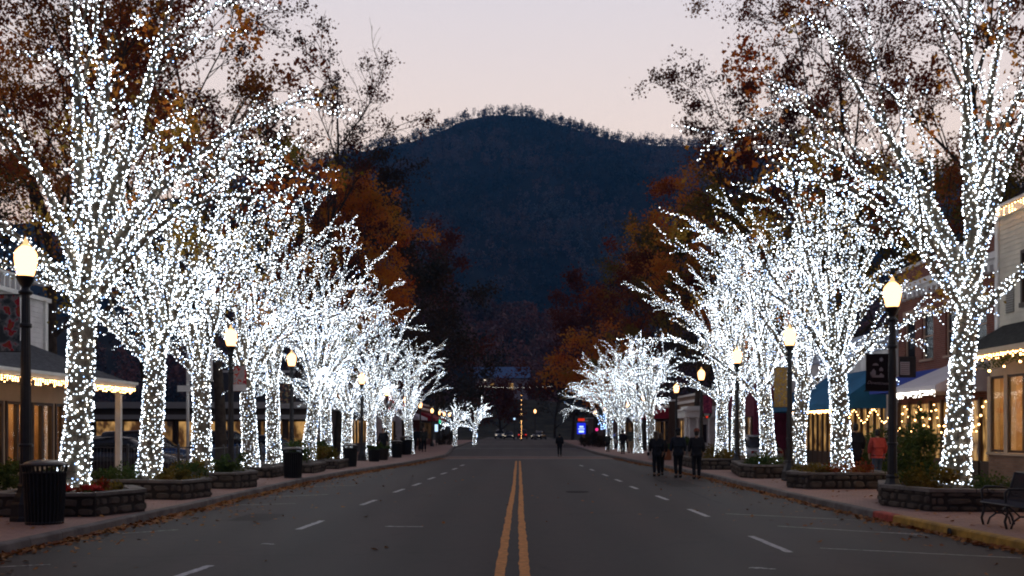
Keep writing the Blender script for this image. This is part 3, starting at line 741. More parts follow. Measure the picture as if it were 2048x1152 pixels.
# ================================================================== LIT STREET TREES
tot = 0
ordn = ['nearest', 'second', 'third', 'fourth', 'fifth', 'sixth', 'seventh', 'eighth', 'ninth', 'tenth', 'eleventh', 'twelfth', 'thirteenth']
LEFT = [  # x, y, base z, scale, seed
    (-9.15, 20.4, .5, 1.12, 101), (-9.25, 24.9, .5, .97, 102), (-9.25, 29.1, .5, .93, 103), (-9.3, 34.6, .44, .9, 104), (-9.3, 38.0, .44, .82, 105),
    (-8.85, 42.0, .44, .80, 106), (-9.0, 47, .13, .76, 107), (-8.7, 50.5, .13, .76, 108), (-8.1, 55, .13, .70, 109), (-7.9, 59.5, .13, .68, 110), (-7.2, 66, .13, .66, 111), (-6.3, 99, .13, .42, 112), (-4.9, 112, -.02, .46, 113)]
RIGHT = [
    (9.75, 22.2, .5, 1.12, 201), (9.35, 28.7, .5, .92, 202), (9.55, 34.2, .5, .88, 203), (9.3, 37.0, .5, .82, 204), (9.3, 42.0, .5, .80, 205), (9.2, 45.0, .5, .77, 206),
    (8.4, 62, .13, .72, 207), (8.2, 68, .13, .70, 208), (7.7, 73.5, .13, .70, 209), (7.4, 80, .13, .70, 219)]
detail = {0: 'its thick trunk in the stone planter by the litter bin', 1: 'forking low above a stone planter', 2: 'in front of the white sign board'}
detr = {0: 'its thick trunk in the stone planter by the bench', 1: 'in the long planter before the blue awning', 2: 'trunk standing alone beside a black lamp post'}
for row, nm, dt in ((LEFT, 'left-hand', detail), (RIGHT, 'right-hand', detr)):
    for k, (x, y, bz, scl, seed) in enumerate(row):
        near = k < 2
        ext = ', '+dt[k] if k in dt else ''
        far = y > 55
        ring = 'nearest' if k == 0 else ordn[k]
        lab = f'{ring} light-wrapped tree of the {nm} row{ext}'
        sl = f'white lights wound round the {ring} tree of the {nm} row'
        lit_tree(seed, x, y, bz, ' '.join(lab.split()[:16]), sl, 1 if x > 0 else -1, th=3.7 if k else 4.1, r0=.265/max(scl, .6),
                       nl=9 if near else 8 if scl < .6 else 10, ll=(4.9 if x < 0 else 5.5) if k == 0 else 4.7 if k == 1 else 5.2 if y < 32 else 5.4 if not far else 5.1, n2=4 if y < 32 else 5, n3=3 if y < 28 or scl < .6 else 4, sl=.9 if near else 1.0, zmax=(13.5 if k == 0 else 10.2 if near else 99)/scl,
                       pitch=.09 if near else .106 if not far else .14 if scl > .6 else .34, thin=.075 if near else .085 if not far else .125 if scl > .6 else .32, brad=0.0140 if near else .0138 if not far else .0155 if scl > .6 else .04,
                       near=near, nleaf=1300 if near else 900 if y < 40 else 250 if scl > .6 else 0, leafm=(L_ORG, L_YEL, L_OLV)[k % 3], scale=scl)

# ================================================================== TALL TREES BEHIND
bt = [ # seed,x,y,h,spread,mat,nleaf,label,bare
    (301, -14.5, 33, 17, 5.5, L_AUT, 8000, 'tall autumn tree with rust leaves behind the nearest left lights', .1),
    (302, -19, 40, 20, 6, L_ORG, 8000, 'tall orange leaved tree behind the low modern shop', .1),
    (303, -14.0, 47, 21, 5.5, L_RED, 7000, 'tall thinning russet tree rising over the left light canopy', .3),
    (304, -14.3, 60, 25, 6.0, L_RED, 2400, 'nearly bare tall tree silhouetted against the pink sky', .6),
    (305, -11.4, 63, 18, 4.1, L_ORG, 11000, 'bright orange maple beside the dark mountain edge', .0),
    (306, -14, 76, 22, 6, L_DRK, 6000, 'dark tree above the red awning shops', .0),
    (307, -22, 60, 24, 7, L_OLV, 8000, 'olive brown tree behind the parked cars', .1),
    (308, -26, 48, 16, 6, L_DRK, 6000, 'dark bushy tree behind the porch roof end', .0),
    (309, -24, 34, 16, 5, L_OLV, 6000, 'yellowing tree behind the white clapboard store', .0),
    (321, 16.4, 48, 22, 7, L_AUT, 9500, 'broad red brown tree above the blue awning building', .12),
    (322, 14.6, 57, 21, 6.5, L_RED, 9000, 'tall russet tree with lacy crown against the sky', .2),
    (323, 11.8, 66, 16, 5.8, L_ORG, 10000, 'golden orange tree overhanging the right light canopy', .0),
    (324, 17.5, 36.5, 19, 5.5, L_AUT, 5500, 'tall half bare red tree behind the brick building', .4),
    (325, 19, 30, 17, 5, L_AUT, 5000, 'thin leaved tree behind the cream clapboard store', .4),
    (326, 14, 60, 14, 5, L_OLV, 9000, 'olive green tree behind the middle right lights', .0),
    (327, 20, 52, 13, 6, L_OLV, 7000, 'low yellow green tree behind the white building', .0),
    (328, 24, 42, 12, 5, L_OLV, 6000, 'rounded olive tree behind the red brick building', .0),
    (329, 13.5, 84, 17, 5.5, L_OLV, 7000, 'dim olive tree lit from below by street lamps', .0)]
for s_, x, y, h, sp, lm, nl_, lab, bare in bt:
    big_tree(s_, x, y, h, sp, lab, lm, int(nl_*2.15), .135 if y < 50 else .165, bare, r0=.3 if h > 18 else .24, lean=(.12 if s_ == 304 else 0, 0))
ft = [
    (341, -12, 96, 23, 6, L_DRK, 'dark tree over the far left lamps'), (342, -9.5, 118, 20, 6, L_DRK, 'dark rounded tree left of the gap in the street'),
    (343, -14, 130, 27, 7, L_RED, 'brown tree behind the far left corner'), (344, -12, 160, 19, 6, L_DRK, 'dark conifer like tree beside the hillside building'),
    (345, 8.2, 150, 19, 6, L_RED, 'dark red tree past the junction'), (346, 13, 140, 22, 6.5, L_RED, 'tall brown tree right of the street gap'),
    (347, 15, 122, 20, 6.5, L_AUT, 'rusty tree above the blue lit sign'), (348, 9.2, 118, 10.5, 4.8, L_ORG, 'low golden tree over the blue lit sign'),
    (349, 16, 104, 21, 6, L_DRK, 'dark tree behind the right lamp cluster'), (350, -22, 84, 24, 7, L_DRK, 'dark tree mass behind the left shops'),
    (351, -3.2, 185, 8, 4, L_RED, 'small reddish tree by the hillside building'), (352, 20, 170, 22, 8, L_DRK, 'dark far tree behind the junction'),
    (353, -20, 180, 22, 8, L_DRK, 'dark far tree left of the hillside building'), (354, 7, 190, 12, 5, L_DRK, 'low dark tree behind the string of warm lights')]
for s_, x, y, h, sp, lm, lab in ft:
    big_tree(s_, x, y, h, sp, lab, lm, 6500, .34, 0, r0=.3, cl=.7, n1=8, n2=4, n3=2, th=.15, name='tree', group='dark trees at the end of the street')

# ================================================================== PLANTERS
def planter(seed, poly, label, zt=.62, name='stone_planter'):
    """low raised bed: rough stones in mortar, cap slabs, soil"""
    rng = R0(seed); n = len(poly)
    a = sum(poly[i][0]*poly[(i+1) % n][1]-poly[(i+1) % n][0]*poly[i][1] for i in range(n))
    if a < 0: poly = poly[::-1]
    P = [Vector((x, y, 0)) for x, y in poly]; c = sum(P, Vector())/n
    t = empty(name, (c.x, c.y, .15), label, 'planter', 'stone planters along the pavement')
    P = [p-c for p in P]; H = zt-.15
    inner = [p*(1-.28/p.length) for p in P]
    w = MB(); st = MB(); cp = MB()
    for i in range(n):
        p, q = P[i], P[(i+1) % n]; pi, qi = inner[i], inner[(i+1) % n]
        w.add([(p.x, p.y, 0), (q.x, q.y, 0), (q.x, q.y, H-.06), (p.x, p.y, H-.06)], [(0, 1, 2, 3)])
        w.add([(pi.x, pi.y, 0), (qi.x, qi.y, 0), (qi.x, qi.y, H-.06), (pi.x, pi.y, H-.06)], [(3, 2, 1, 0)])
        e = q-p; L = e.length; e = e/L; nn = Vector((e.y, -e.x, 0))
        # stones
        z = .01
        while z < H-.1:
            h = rng.uniform(.1, .24); h = min(h, H-.065-z); s = rng.uniform(-.1, .02)
            while s < L:
                l = rng.uniform(.14, .55); s0 = max(.01, s); s1 = min(L-.01, s+l-.015)
                if s1-s0 > .05:
                    m = (s0+s1)/2; hw = (s1-s0)/2; k = 8; out = rng.uniform(.02, .07)
                    ring = [(m+hw*math.copysign(abs(math.cos(a_))**.6, math.cos(a_))*rng.uniform(.74, 1), z+h/2+h/2*math.copysign(abs(math.sin(a_))**.6, math.sin(a_))*rng.uniform(.7, .98)) for a_ in np.linspace(0, 2*PI, k, endpoint=False)+rng.uniform(-.25, .25)]
                    vs = []
                    for (u, zz) in ring: vs.append(p+e*u+nn*.002+Vector((0, 0, zz)))
                    for (u, zz) in ring: vs.append(p+e*(m+(u-m)*.72)+nn*out+Vector((0, 0, z+h/2+(zz-z-h/2)*.68)))
                    fs = [(j, (j+1) % k, k+(j+1) % k, k+j) for j in range(k)]+[tuple(range(k, 2*k))]
                    st.add([tuple(v) for v in vs], fs)
                s += l
            z += h+.008
        o0, o1 = p*(1+.05/p.length), q*(1+.05/q.length); i0, i1 = pi*(1-.03/pi.length), qi*(1-.03/qi.length)
        nseg = max(1, int(L/.7))
        for j in range(nseg):
            f0, f1 = (j+.012)/nseg, (j+1-.012)/nseg; dz = rng.uniform(-.006, .006)
            A, B, C_, D = o0.lerp(o1, f0), o0.lerp(o1, f1), i0.lerp(i1, f1), i0.lerp(i1, f0)
            z0, z1 = H-.062, H+dz
            cp.add([(v.x, v.y, z0) for v in (A, B, C_, D)]+[(v.x, v.y, z1) for v in (A, B, C_, D)], [(3, 2, 1, 0), (4, 5, 6, 7), (0, 1, 5, 4), (1, 2, 6, 5), (2, 3, 7, 6), (3, 0, 4, 7)])
    w.build('wall', M['mortar'], t); st.build('stonework', M['stone'], t); cp.build('cap', M['cap_stone'], t)
    s = MB(); s.prism([(p.x, p.y) for p in inner], H-.12, H-.07, bottom=False); s.build('soil', M['soil'], t)
    return t, c, zt

def rect(x0, x1, y0, y1, sk=0): return [(x0, y0), (x1, y0+sk), (x1, y1), (x0, y1)]
PL = [ # seed, poly, label
    (1, [(-9.9, 18.6), (-7.95, 18.7), (-7.5, 20.0), (-8.3, 21.4), (-10.2, 21.5)], 'stone planter with red flowers beside the litter bin'),
    (2, [(-10.4, 23.8), (-7.8, 23.1), (-7.5, 24.3), (-8.3, 25.9), (-10.4, 26.0)], 'stone planter full of low green plants round the forked tree'),
    (3, [(-10.3, 28.0), (-7.8, 27.4), (-7.45, 28.4), (-8.2, 30.1), (-10.3, 30.2)], 'stone planter with a leafy green plant beneath a lamp post'),
    (6, rect(-10.2, -8.3, 33.6, 35.7), 'small stone planter round the fourth left trunk'),
    (4, rect(-9.9, -7.6, 37.0, 39.1), 'small square planter with a dark bush by the pavement bin'),
    (5, rect(-9.6, -7.4, 41.0, 43.4), 'low planter beyond the dark bush on the left pavement'),
    (11, [(7.85, 21.5), (8.25, 19.9), (10.9, 19.7), (11.6, 21.2), (10.8, 23.4), (8.5, 23.4)], 'large stone planter with poinsettias behind the bench'),
    (12, [(7.6, 28.1), (7.95, 27.3), (10.3, 27.3), (10.5, 29.9), (8.4, 30)], 'long stone planter by the walking couple'),
    (13, [(7.6, 34.0), (7.9, 33.2), (10.3, 33.2), (10.3, 38.2), (8.2, 38.2)], 'third stone planter of the right pavement'),
    (14, rect(7.35, 10.3, 40.4, 46.2), 'fourth stone planter of the right pavement under two trees')]
for sd, poly, lab in PL:
    planter(sd, poly, lab, .6 if sd not in (4, 5, 6) else .52)
rng = R0(8)
def plant(name, x, y, z, r, h, n, size, m, label, cat='plant', group='plants in the planters'):
    o = bush(rng, name, (0, 0, 0), r, h, n, size, m); o.location = (x, y, z); return tag(o, label, cat, group)
gp = [(-8.4, 19.6, .3, .28, 500, .07, L_AUT, 'clump of russet leaves low in the bin side planter'), (-9.5, 19.4, .35, .3, 500, .07, L_GRN, 'dark green clump beside the first wrapped trunk'),
      (-8.6, 20.8, .35, .25, 500, .07, L_OLV, 'olive clump at the street edge of the first planter'),
      (-9.9, 24.3, .5, .4, 900, .08, L_GRN, 'spreading green plant at the back of the second planter'), (-8.3, 24.2, .45, .3, 900, .07, L_OLV, 'yellow green plant at the front of the second planter'),
      (-8.2, 24.9, .35, .45, 900, .07, L_GRN, 'bright green feathery plant in the second planter'), (-8.3, 28.9, .45, .6, 1100, .08, L_GRN, 'tall bright leafy plant under the second left lamp'),
      (-9.4, 28.9, .5, .35, 800, .08, L_OLV, 'low olive plant in the third planter'), (-8.4, 37.9, .5, .9, 1500, .08, L_GRN, 'round dark bush in the small square planter'),
      (-8.3, 42, .6, .5, 900, .1, L_OLV, 'orange tinted shrub in the low planter'),
      (8.7, 21.0, .5, .5, 1200, .08, L_OLV, 'reddish green shrub at the road end of the large planter'), (9.9, 20.5, .6, .28, 1200, .06, L_GRN, 'low dark green cover before the nearest right trunk'),
      (8.8, 22.4, .35, .3, 700, .07, L_GRN, 'green tuft behind the reddish shrub'),
      (9.4, 28.1, .6, .3, 900, .08, L_AUT, 'rust coloured heather in the long planter'), (8.4, 28.6, .5, .25, 800, .07, L_OLV, 'olive heather at the corner of the long planter'),
      (9.5, 29.4, .4, .3, 700, .08, L_GRN, 'green clump at the back of the long planter'),
      (8.6, 34.6, .6, .35, 900, .08, L_GRN, 'green shrub in the third right planter'), (8.3, 41.0, .7, .35, 900, .09, L_OLV, 'low shrub in the fourth right planter')]
for x, y, r, h, n, s_, m, lab in gp: plant('low_shrub', x, y, .5, r, h, n, s_, m, lab)
def flower(x, y, z, lab, s_=1):
    o = empty('poinsettia', (x, y, z), lab, 'flower', 'red flowers in the planters')
    bush(rng, 'foliage', (0, 0, 0), .28*s_, .22*s_, 260, .07, L_GRN, o); b_ = bush(rng, 'blossom', (0, 0, .14*s_), .24*s_, .14*s_, 130, .075, L_FLR, o)
flower(-8.75, 19.05, .5, 'small red flowers left of the trunk by the bin', .8); flower(-8.25, 19.3, .5, 'small red flowers right of the trunk by the bin', .8)
flower(10.35, 20.35, .55, 'red poinsettia near the tree end of the bench planter', 1.0); flower(10.9, 20.5, .55, 'red poinsettia just behind the bench', 1.3)
plant('shrub', 10.15, 25.4, .15, .6, 2.1, 3600, .09, L_GRN, 'tall green shrub on the pavement between lamp and nearest tree', 'shrub', 'pavement shrubs')
plant('shrub', 11.8, 33, .15, .8, 1.8, 2500, .09, L_GRN, 'dark green shrub before the blue awning shop', 'shrub', 'pavement shrubs')
plant('hedge', -13.0, 25.2, .15, .45, .85, 2500, .07, L_GRN, 'clipped hedge under the porch shop windows', 'hedge', 'shop hedges')
plant('hedge', -12.6, 27.5, .15, .45, .85, 2500, .07, L_GRN, 'clipped hedge by the corner post of the porch', 'hedge', 'shop hedges')
plant('shrub', -8.9, 45.2, .15, .6, 1.1, 1200, .1, L_GRN, 'bush behind the third litter bin', 'shrub', 'pavement shrubs')
plant('shrub', 9.7, 48.5, .15, .8, 1.1, 1500, .1, L_OLV, 'shrub beside the walkers on the right pavement', 'shrub', 'pavement shrubs')
for i, (x, y) in enumerate([(6.9, 92), (7.3, 97), (8.4, 90), (7.5, 103), (-8.2, 62), (-7.2, 104)]):
    plant('shrub', x, y, .15, 1.0, 1.1, 900, .16, L_DRK, ['dark hedge clump under the blue lit sign', 'dark hedge clump beyond the blue lit sign', 'dark shrub by the pink light', 'far dark shrub by the right kerb', 'dark shrub before the red sign shop', 'shrub at the foot of the far small trees'][i], 'shrub', 'dark shrubs by the kerb')

# ================================================================== LITTER BINS
def bin_(x, y, label, s_=1.0):
    t = empty('litter_bin', (x, y, .15), label, 'litter bin', 'black slatted litter bins', scale=s_)
    b = MB()
    b.lathe([(.235, 0), (.25, .03), (.25, .05)], 24); b.lathe([(.235, .05), (.27, .8)], 24); b.build('liner', M['tyre'], t)
    s = MB()
    for i in range(30):
        a = 2*PI*i/30; ca, sa = math.cos(a), math.sin(a)
        pts = [(.262*ca, .262*sa, .0), (.285*ca, .285*sa, .4), (.30*ca, .30*sa, .78), (.335*ca, .335*sa, .93)]
        s.tube(pts, [.013, .013, .013, .011], 4)
    s.build('slats', M['black_iron'], t, False)
    for z, rr in ((.03, .27), (.8, .306), (.92, .337)):
        r = MB(); r.tube([(rr*math.cos(a), rr*math.sin(a), z) for a in np.linspace(0, 2*PI, 33)], .012, 6)
        r.build('hoop', M['black_iron'], t, True)
    l = MB(); l.lathe([(.30, .90), (.31, .925), (.29, .95), (.2, .985), (.13, .995), (.125, .97)], 28); l.build('lid', mat('bin_lid', (.10, .08, .07), .3, .5, metal=.8), t, True)
    return t
bin_(-8.25, 17.35, 'large black slatted litter bin beside the nearest left lamp post', 1.12)
bin_(-7.6, 33.6, 'black slatted litter bin before the fifth left trunk', 1.05)
bin_(-7.35, 43.6, 'third black litter bin along the left pavement', 1.0)
bin_(-7.0, 57.5, 'far black litter bin near the red sign shop', 1.0)
bin_(-7.2, 64.2, 'black tub shaped bin at the foot of the eleventh left tree', 1.2)

# ================================================================== STREET LAMPS
def lamp_parts(t, H=5.0):
    b = MB(); b.lathe([(.27, 0), (.27, .06), (.25, .09), (.25, .30), (.22, .34), (.20, .42), (.155, .50), (.13, .58), (.145, .62), (.12, .66)], 8); b.build('base', M['black_iron'], t)
    p = MB(); n = 24; prof = [(.105, .64), (.09, 2.0), (.082, 2.9), (.066, H-.98)]
    vs = []; fs = []
    for r, z in prof:
        for i in range(n):
            a = 2*PI*i/n; q = r*(1-(.09 if i % 2 else 0)); vs.append((q*math.cos(a), q*math.sin(a), z))
    for k in range(3):
        for i in range(n): fs.append((k*n+i, k*n+(i+1) % n, (k+1)*n+(i+1) % n, (k+1)*n+i))
    p.add(vs, fs); p.build('pole', M['black_iron'], t)
    c = MB(); c.lathe([(.085, H-1.02), (.12, H-.99), (.12, H-.96), (.075, H-.93), (.07, H-.88), (.1, H-.84), (.15, H-.74), (.165, H-.72), (.16, H-.695)], 20); c.build('collar', M['black_iron'], t, True)
    g = MB(); g.lathe([(.11, H-.70), (.135, H-.66), (.175, H-.50), (.19, H-.38), (.183, H-.32), (.19, H-.31), (.165, H-.25), (.11, H-.185), (.06, H-.15)], 24); g.build('globe', M['globe'], t, True)
    f = MB(); f.lathe([(.075, H-.155), (.08, H-.135), (.045, H-.12), (.05, H-.09), (.03, H-.05), (.008, H)], 12); f.build('finial', M['globe_top'], t, True)
    r = MB(); r.lathe([(.1, 1.3), (.115, 1.31), (.115, 1.35), (.1, 1.36)], 16); r.lathe([(.088, 3.4), (.1, 3.41), (.1, 3.47), (.088, 3.48)], 16); r.build('ring', M['black_iron'], t, True)
M['globe_top'] = emat('globe_top', (1.0, .6, .28), 1.3)
LAMPS = [(-8.85, 17.9, 1.0, 'nearest black street lamp beside the large litter bin'), (-9.2, 31.9, 1.0, 'second street lamp of the left pavement with a red patterned banner'),
         (-9.55, 42.0, 1.0, 'third street lamp of the left pavement'), (-8.15, 52, .93, 'fourth street lamp of the left pavement'), (-8.55, 65, .89, 'fifth street lamp of the left pavement by the red sign'),
         (-8.1, 72, .82, 'sixth street lamp of the left pavement'), (-7.85, 80, .78, 'seventh street lamp of the left pavement half lost in lights'),
         (-8.2, 95, .74, 'first of the four far left lamps above the red awning'), (-8.25, 105, .73, 'second of the four far left lamps above the red awning'), (-8.3, 112, .73, 'third of the four far left lamps above the red awning'), (-8.25, 120, .74, 'last of the four far left lamps above the red awning'),
         (8.16, 21.7, 1.0, 'nearest right street lamp carrying the black banner'), (8.65, 31.7, 1.0, 'second street lamp of the right pavement with a gold banner'),
         (8.85, 40.2, 1.0, 'third street lamp of the right pavement among the wrapped trunks'), (9.3, 50.5, .96, 'fourth street lamp of the right pavement behind three walkers'), (9.7, 61, .9, 'fifth street lamp of the right pavement before the white kiosk'),
         (9.6, 76, .87, 'lamp between the wrapped trunks of the far right group, nearest'), (9.7, 88, .83, 'upper lamp in the far right cluster'), (9.5, 93, .85, 'second lamp in the far right cluster'),
         (9.3, 100, .84, 'third lamp in the far right cluster'), (9.2, 106, .8, 'fourth lamp in the far right cluster'), (8.9, 115, .77, 'outermost lamp in the far right cluster'), (2.6, 152, .95, 'lone small lamp at the far junction')]
l0 = None
for x, y, s_, lab in LAMPS:
    if l0 is None:
        l0 = empty('street_lamp', (x, y, .15), lab, 'street lamp', 'black street lamps with glowing globes'); lamp_parts(l0); o = l0
    else:
        o = copy_tree(l0); o.location = (x, y, .15); tag(o, lab)
    o.scale = (s_,)*3
l0.scale = (1.02,)*3

# ================================================================== BANNERS
def text_mesh(name, s, size, mt, parent, loc, rot=(PI/2, 0, 0), extrude=.003, shear=0):
    cu = bpy.data.curves.new('lettering', 'FONT'); cu.body = s; cu.size = size; cu.extrude = extrude; cu.align_x = 'CENTER'; cu.align_y = 'CENTER'; cu.resolution_u = 3; cu.shear = shear
    ob = bpy.data.objects.new('tmp', cu); COL.objects.link(ob)
    dg = bpy.context.evaluated_depsgraph_get(); me = bpy.data.meshes.new_from_object(ob.evaluated_get(dg)); me.materials.clear(); me.materials.append(mt)
    bpy.data.objects.remove(ob)
    o = bpy.data.objects.new(name, me); COL.objects.link(o); o.location = loc; o.rotation_euler = rot; o.parent = parent
    return o
def banner_frame(t, w, h, side, cloth):
    """cloth hung on two rods; origin at the pole, top rod"""
    n = 10; m = 14; vs = []; fs = []
    for k in (0, 1):
        for j in range(m+1):
            for i in range(n+1):
                u = i/n; v = j/m; vs.append((side*(.09+u*w), .03*math.sin(u*4+v*3)*(.3+v*(1-v)*2)+k*.006, -v*h))
    q = (n+1)*(m+1)
    for j in range(m):
        for i in range(n):
            a = j*(n+1)+i; f = (a, a+1, a+n+2, a+n+1)
            fs.append(f if side < 0 else f[::-1]); fs.append(tuple(q+x for x in (f[::-1] if side < 0 else f)))
    b = MB(); b.add(vs, fs); c = b.build('cloth', cloth, t, True)
    for zz in (.01, -h-.01):
        r = MB(); r.tube([(0, 0, zz), (side*(w+.12), 0, zz)], .012, 6); r.build('rod', M['black_iron'], t, True)
    return c
cloth_black = mat('banner_black', (.02, .012, .012), .8, .2)
ban_grey = mat('print_grey', (.32, .27, .27), .9, .1); ban_white = mat('print_white', (.6, .56, .58), .9, .1); ban_brown = mat('print_brown', (.14, .05, .03), .9, .1)
t = empty('banner', (8.16, 21.68, 3.42), 'black banner with pale cottages and curly lettering on the nearest right lamp', 'banner', 'banners on the street lamps')
banner_frame(t, .5, .78, -1, cloth_black)
pr = MB()
def shp(mb, pts, y=-.03): 
    vs = [(x, y, z) for x, z in pts]; mb.add(vs+[(x, y+.012, z) for x, _, z in vs], [tuple(range(len(vs))), tuple(range(2*len(vs)-1, len(vs)-1, -1))])
shp(pr, [(-.5, -.50), (-.2, -.50), (-.2, -.45), (-.27, -.40), (-.3, -.45), (-.5, -.45)]); shp(pr, [(-.47, -.45), (-.38, -.45), (-.38, -.36), (-.425, -.31), (-.47, -.36)])
shp(pr, [(-.30, -.36), (-.22, -.36), (-.22, -.31), (-.26, -.27), (-.30, -.31)]); shp(pr, [(-.5, -.50), (-.46, -.50), (-.47, -.38), (-.5, -.38)])
shp(pr, [(-.45, -.24), (-.31, -.24), (-.34, -.2), (-.38, -.185), (-.43, -.2)])
pr.build('print', ban_grey, t)
sm = MB(); c0 = (-.26, -.11)
for i in range(8):
    a = PI*i/4; shp(sm, [(c0[0]+.012*math.cos(a+.9), c0[1]+.012*math.sin(a+.9)), (c0[0]+.055*math.cos(a), c0[1]+.055*math.sin(a)), (c0[0]+.012*math.cos(a-.9), c0[1]+.012*math.sin(a-.9))], -.034)
sm.build('snowflake', ban_white, t)
text_mesh('lettering', 'Downtown', .10, ban_grey, t, (-.34, -.035, -.62), (PI/2, .06, 0), .003, .35)
t = empty('banner', (8.24, 21.68, 3.40), 'small white notice on the house side of the black banner lamp', 'sign', 'banners on the street lamps')
nb = MB(); nb.box(.06, .42, -.012, .012, -.48, -.02, 0); nb.build('board', M['black_iron'], t)
nb = MB(); nb.box(.08, .28, -.018, -.0125, -.42, -.14, 0)
nb.build('notice', M['white_paint'], t)
nb = MB()
for k in range(6): nb.box(.095, .265, -.0215, -.0185, -.39+k*.042, -.385+k*.042+.008)
nb.build('print', ban_brown, t)

def pattern_banner(loc, w, h, side, cols, label, sc_=9, grp='banners on the street lamps'):
    m = bpy.data.materials.new('printed_cloth'); m.use_nodes = True; nt = m.node_tree; b = nt.nodes['Principled BSDF']; b.inputs['Roughness'].default_value = .9
    tc = nt.nodes.new('ShaderNodeTexCoord'); v = nt.nodes.new('ShaderNodeTexNoise'); v.inputs['Scale'].default_value = sc_; v.inputs['Detail'].default_value = 3
    nt.links.new(tc.outputs['Object'], v.inputs['Vector'])
    sp = nt.nodes.new('ShaderNodeSeparateXYZ'); nt.links.new(tc.outputs['Object'], sp.inputs[0])
    r = nt.nodes.new('ShaderNodeValToRGB'); cr = r.color_ramp; cr.interpolation = 'CONSTANT'
    while len(cr.elements) < len(cols): cr.elements.new(.5)
    for i, (p, c) in enumerate(cols): cr.elements[i].position = p; cr.elements[i].color = (*c, 1)
    nt.links.new(v.outputs['Fac'], r.inputs['Fac']); nt.links.new(r.outputs['Color'], b.inputs['Base Color'])
    t = empty('banner', loc, label, 'banner', grp); banner_frame(t, w, h, side, m); return t
t = pattern_banner((-9.2, 31.86, 3.82), .42, .82, 1, [(0, (.32, .27, .26)), (.47, (.4, .36, .35)), (.53, (.5, .06, .03)), (.58, (.42, .02, .05)), (.64, (.06, .02, .02))], 'white banner with red and orange flower print on the second left lamp', 7)
b = MB(); b.box(.1, .52, -.045, -.04, -.81, -.6); b.build('hem_band', M['white_paint'], t)
pattern_banner((-8.85, 17.85, 4.2), .55, 1.0, -1, [(0, (.05, .07, .07)), (.42, (.12, .15, .14)), (.5, (.3, .3, .28)), (.57, (.5, .02, .04)), (.63, (.4, .1, .04))], 'green grey banner with red flowers on the nearest left lamp', 6)
pattern_banner((-9.55, 41.96, 3.7), .42, .8, -1, [(0, (.03, .04, .05)), (.5, (.15, .04, .03)), (.56, (.25, .2, .1))], 'dark flowered banner on the third left lamp', 8)
t = pattern_banner((8.65, 31.66, 3.75), .42, 1.25, -1, [(0, (.3, .24, .2)), (.45, (.5, .3, .06)), (.52, (.35, .17, .02)), (.57, (.6, .42, .12))], 'gold patterned banner on the second right lamp', 14)
pattern_banner((9.3, 50.46, 3.5), .45, .9, 1, [(0, (.12, .01, .04)), (.5, (.3, .04, .1)), (.56, (.2, .02, .03))], 'magenta banner on the fourth right lamp', 8)

# white sign board on a post
t = empty('sign_post', (-13.1, 39.5, 0), 'white sign board on a tall white post behind the third left trunk', 'sign')
b = MB(); b.tube([(0, 0, 0), (0, 0, 5.6)], .06, 10); b.lathe([(.1, 5.6), (.11, 5.66), (.06, 5.72), (.07, 5.82), (.005, 6.0)], 10); b.build('post', M['white_trim'], t, True)
b = MB(); b.box(.1, .95, -.1, .1, 3.75, 5.35); b.build('board', M['white_paint'], t)
b = MB(); b.box(.07, .98, -.115, .115, 5.35, 5.42); b.box(.07, .98, -.115, .115, 3.70, 3.75); b.box(.07, .1, -.115, .115, 3.75, 5.35); b.build('frame', M['white_trim'], t)
text_mesh('lettering', 'BANK', .2, M['black_iron'], t, (.56, -.104, 5.0)); text_mesh('lettering', '& TRUST', .08, M['black_iron'], t, (.56, -.104, 4.86))
b = MB(); b.box(-.4, .42, -.07, -.05, 3.28, 3.52); b.build('small_board', M['white_trim'], t)

# ================================================================== BENCH
def bench():
    t = empty('bench', (8.02, 16.5, .15), 'black iron slatted bench at the kerb before the large planter', 'bench')
    L = 1.7
    for yy, nm in ((.72, 'end_frame'), (-.1, 'middle_frame'), (-.92, 'end_frame')):
        f = MB()
        f.tube([(.03, yy, 0), (.0, yy, .12), (.05, yy, .28), (.02, yy, .42), (.0, yy, .60), (.06, yy, .655), (.3, yy, .65), (.5, yy, .62)], .022, 8)
        f.tube([(.56, yy, 0), (.52, yy, .14), (.43, yy, .28), (.44, yy, .42), (.50, yy, .62), (.58, yy, .9)], .022, 8)
        f.tube([(.10, yy, .0), (.14, yy, .12), (.25, yy, .2), (.36, yy, .2), (.47, yy, .12), (.5, yy, .0)], .016, 6)
        f.tube([(.04, yy, .38), (.18, yy, .27), (.25, yy, .2)], .014, 6); f.tube([(.46, yy, .38), (.4, yy, .27), (.36, yy, .2)], .014, 6)
        f.tube([(.02, yy, .405), (.45, yy, .385)], .018, 6)
        f.tube([(.08, yy, .64), (.12, yy, .56), (.2, yy, .54), (.22, yy, .60), (.16, yy, .6)], .01, 6)
        f.build(nm, M['black_iron'], t, True)
    s = MB(); n = 44
    for i in range(n):
        y = -.90+1.60*i/(n-1)
        s.tube([(-.02, y, .40), (.02, y, .432), (.22, y, .425), (.42, y, .418)], .009, 4)
    s.build('seat', mat('seat_paint', (.04, .04, .043), .3, .6), t)
    b = MB()
    for i in range(n):
        y = -.90+1.60*i/(n-1)
        b.tube([(.42, y, .418), (.47, y, .46), (.52, y, .62), (.575, y, .86), (.61, y, .90), (.63, y, .88)], .009, 4)
    b.build('backrest', M['black_iron'], t)
    r = MB(); r.tube([(-.02, -.92, .395), (-.02, .72, .395)], .014, 6); r.tube([(.6, -.92, .905), (.6, .72, .905)], .016, 6); r.tube([(.44, -.92, .41), (.44, .72, .41)], .014, 6); r.build('rail', M['black_iron'], t, True)
bench()

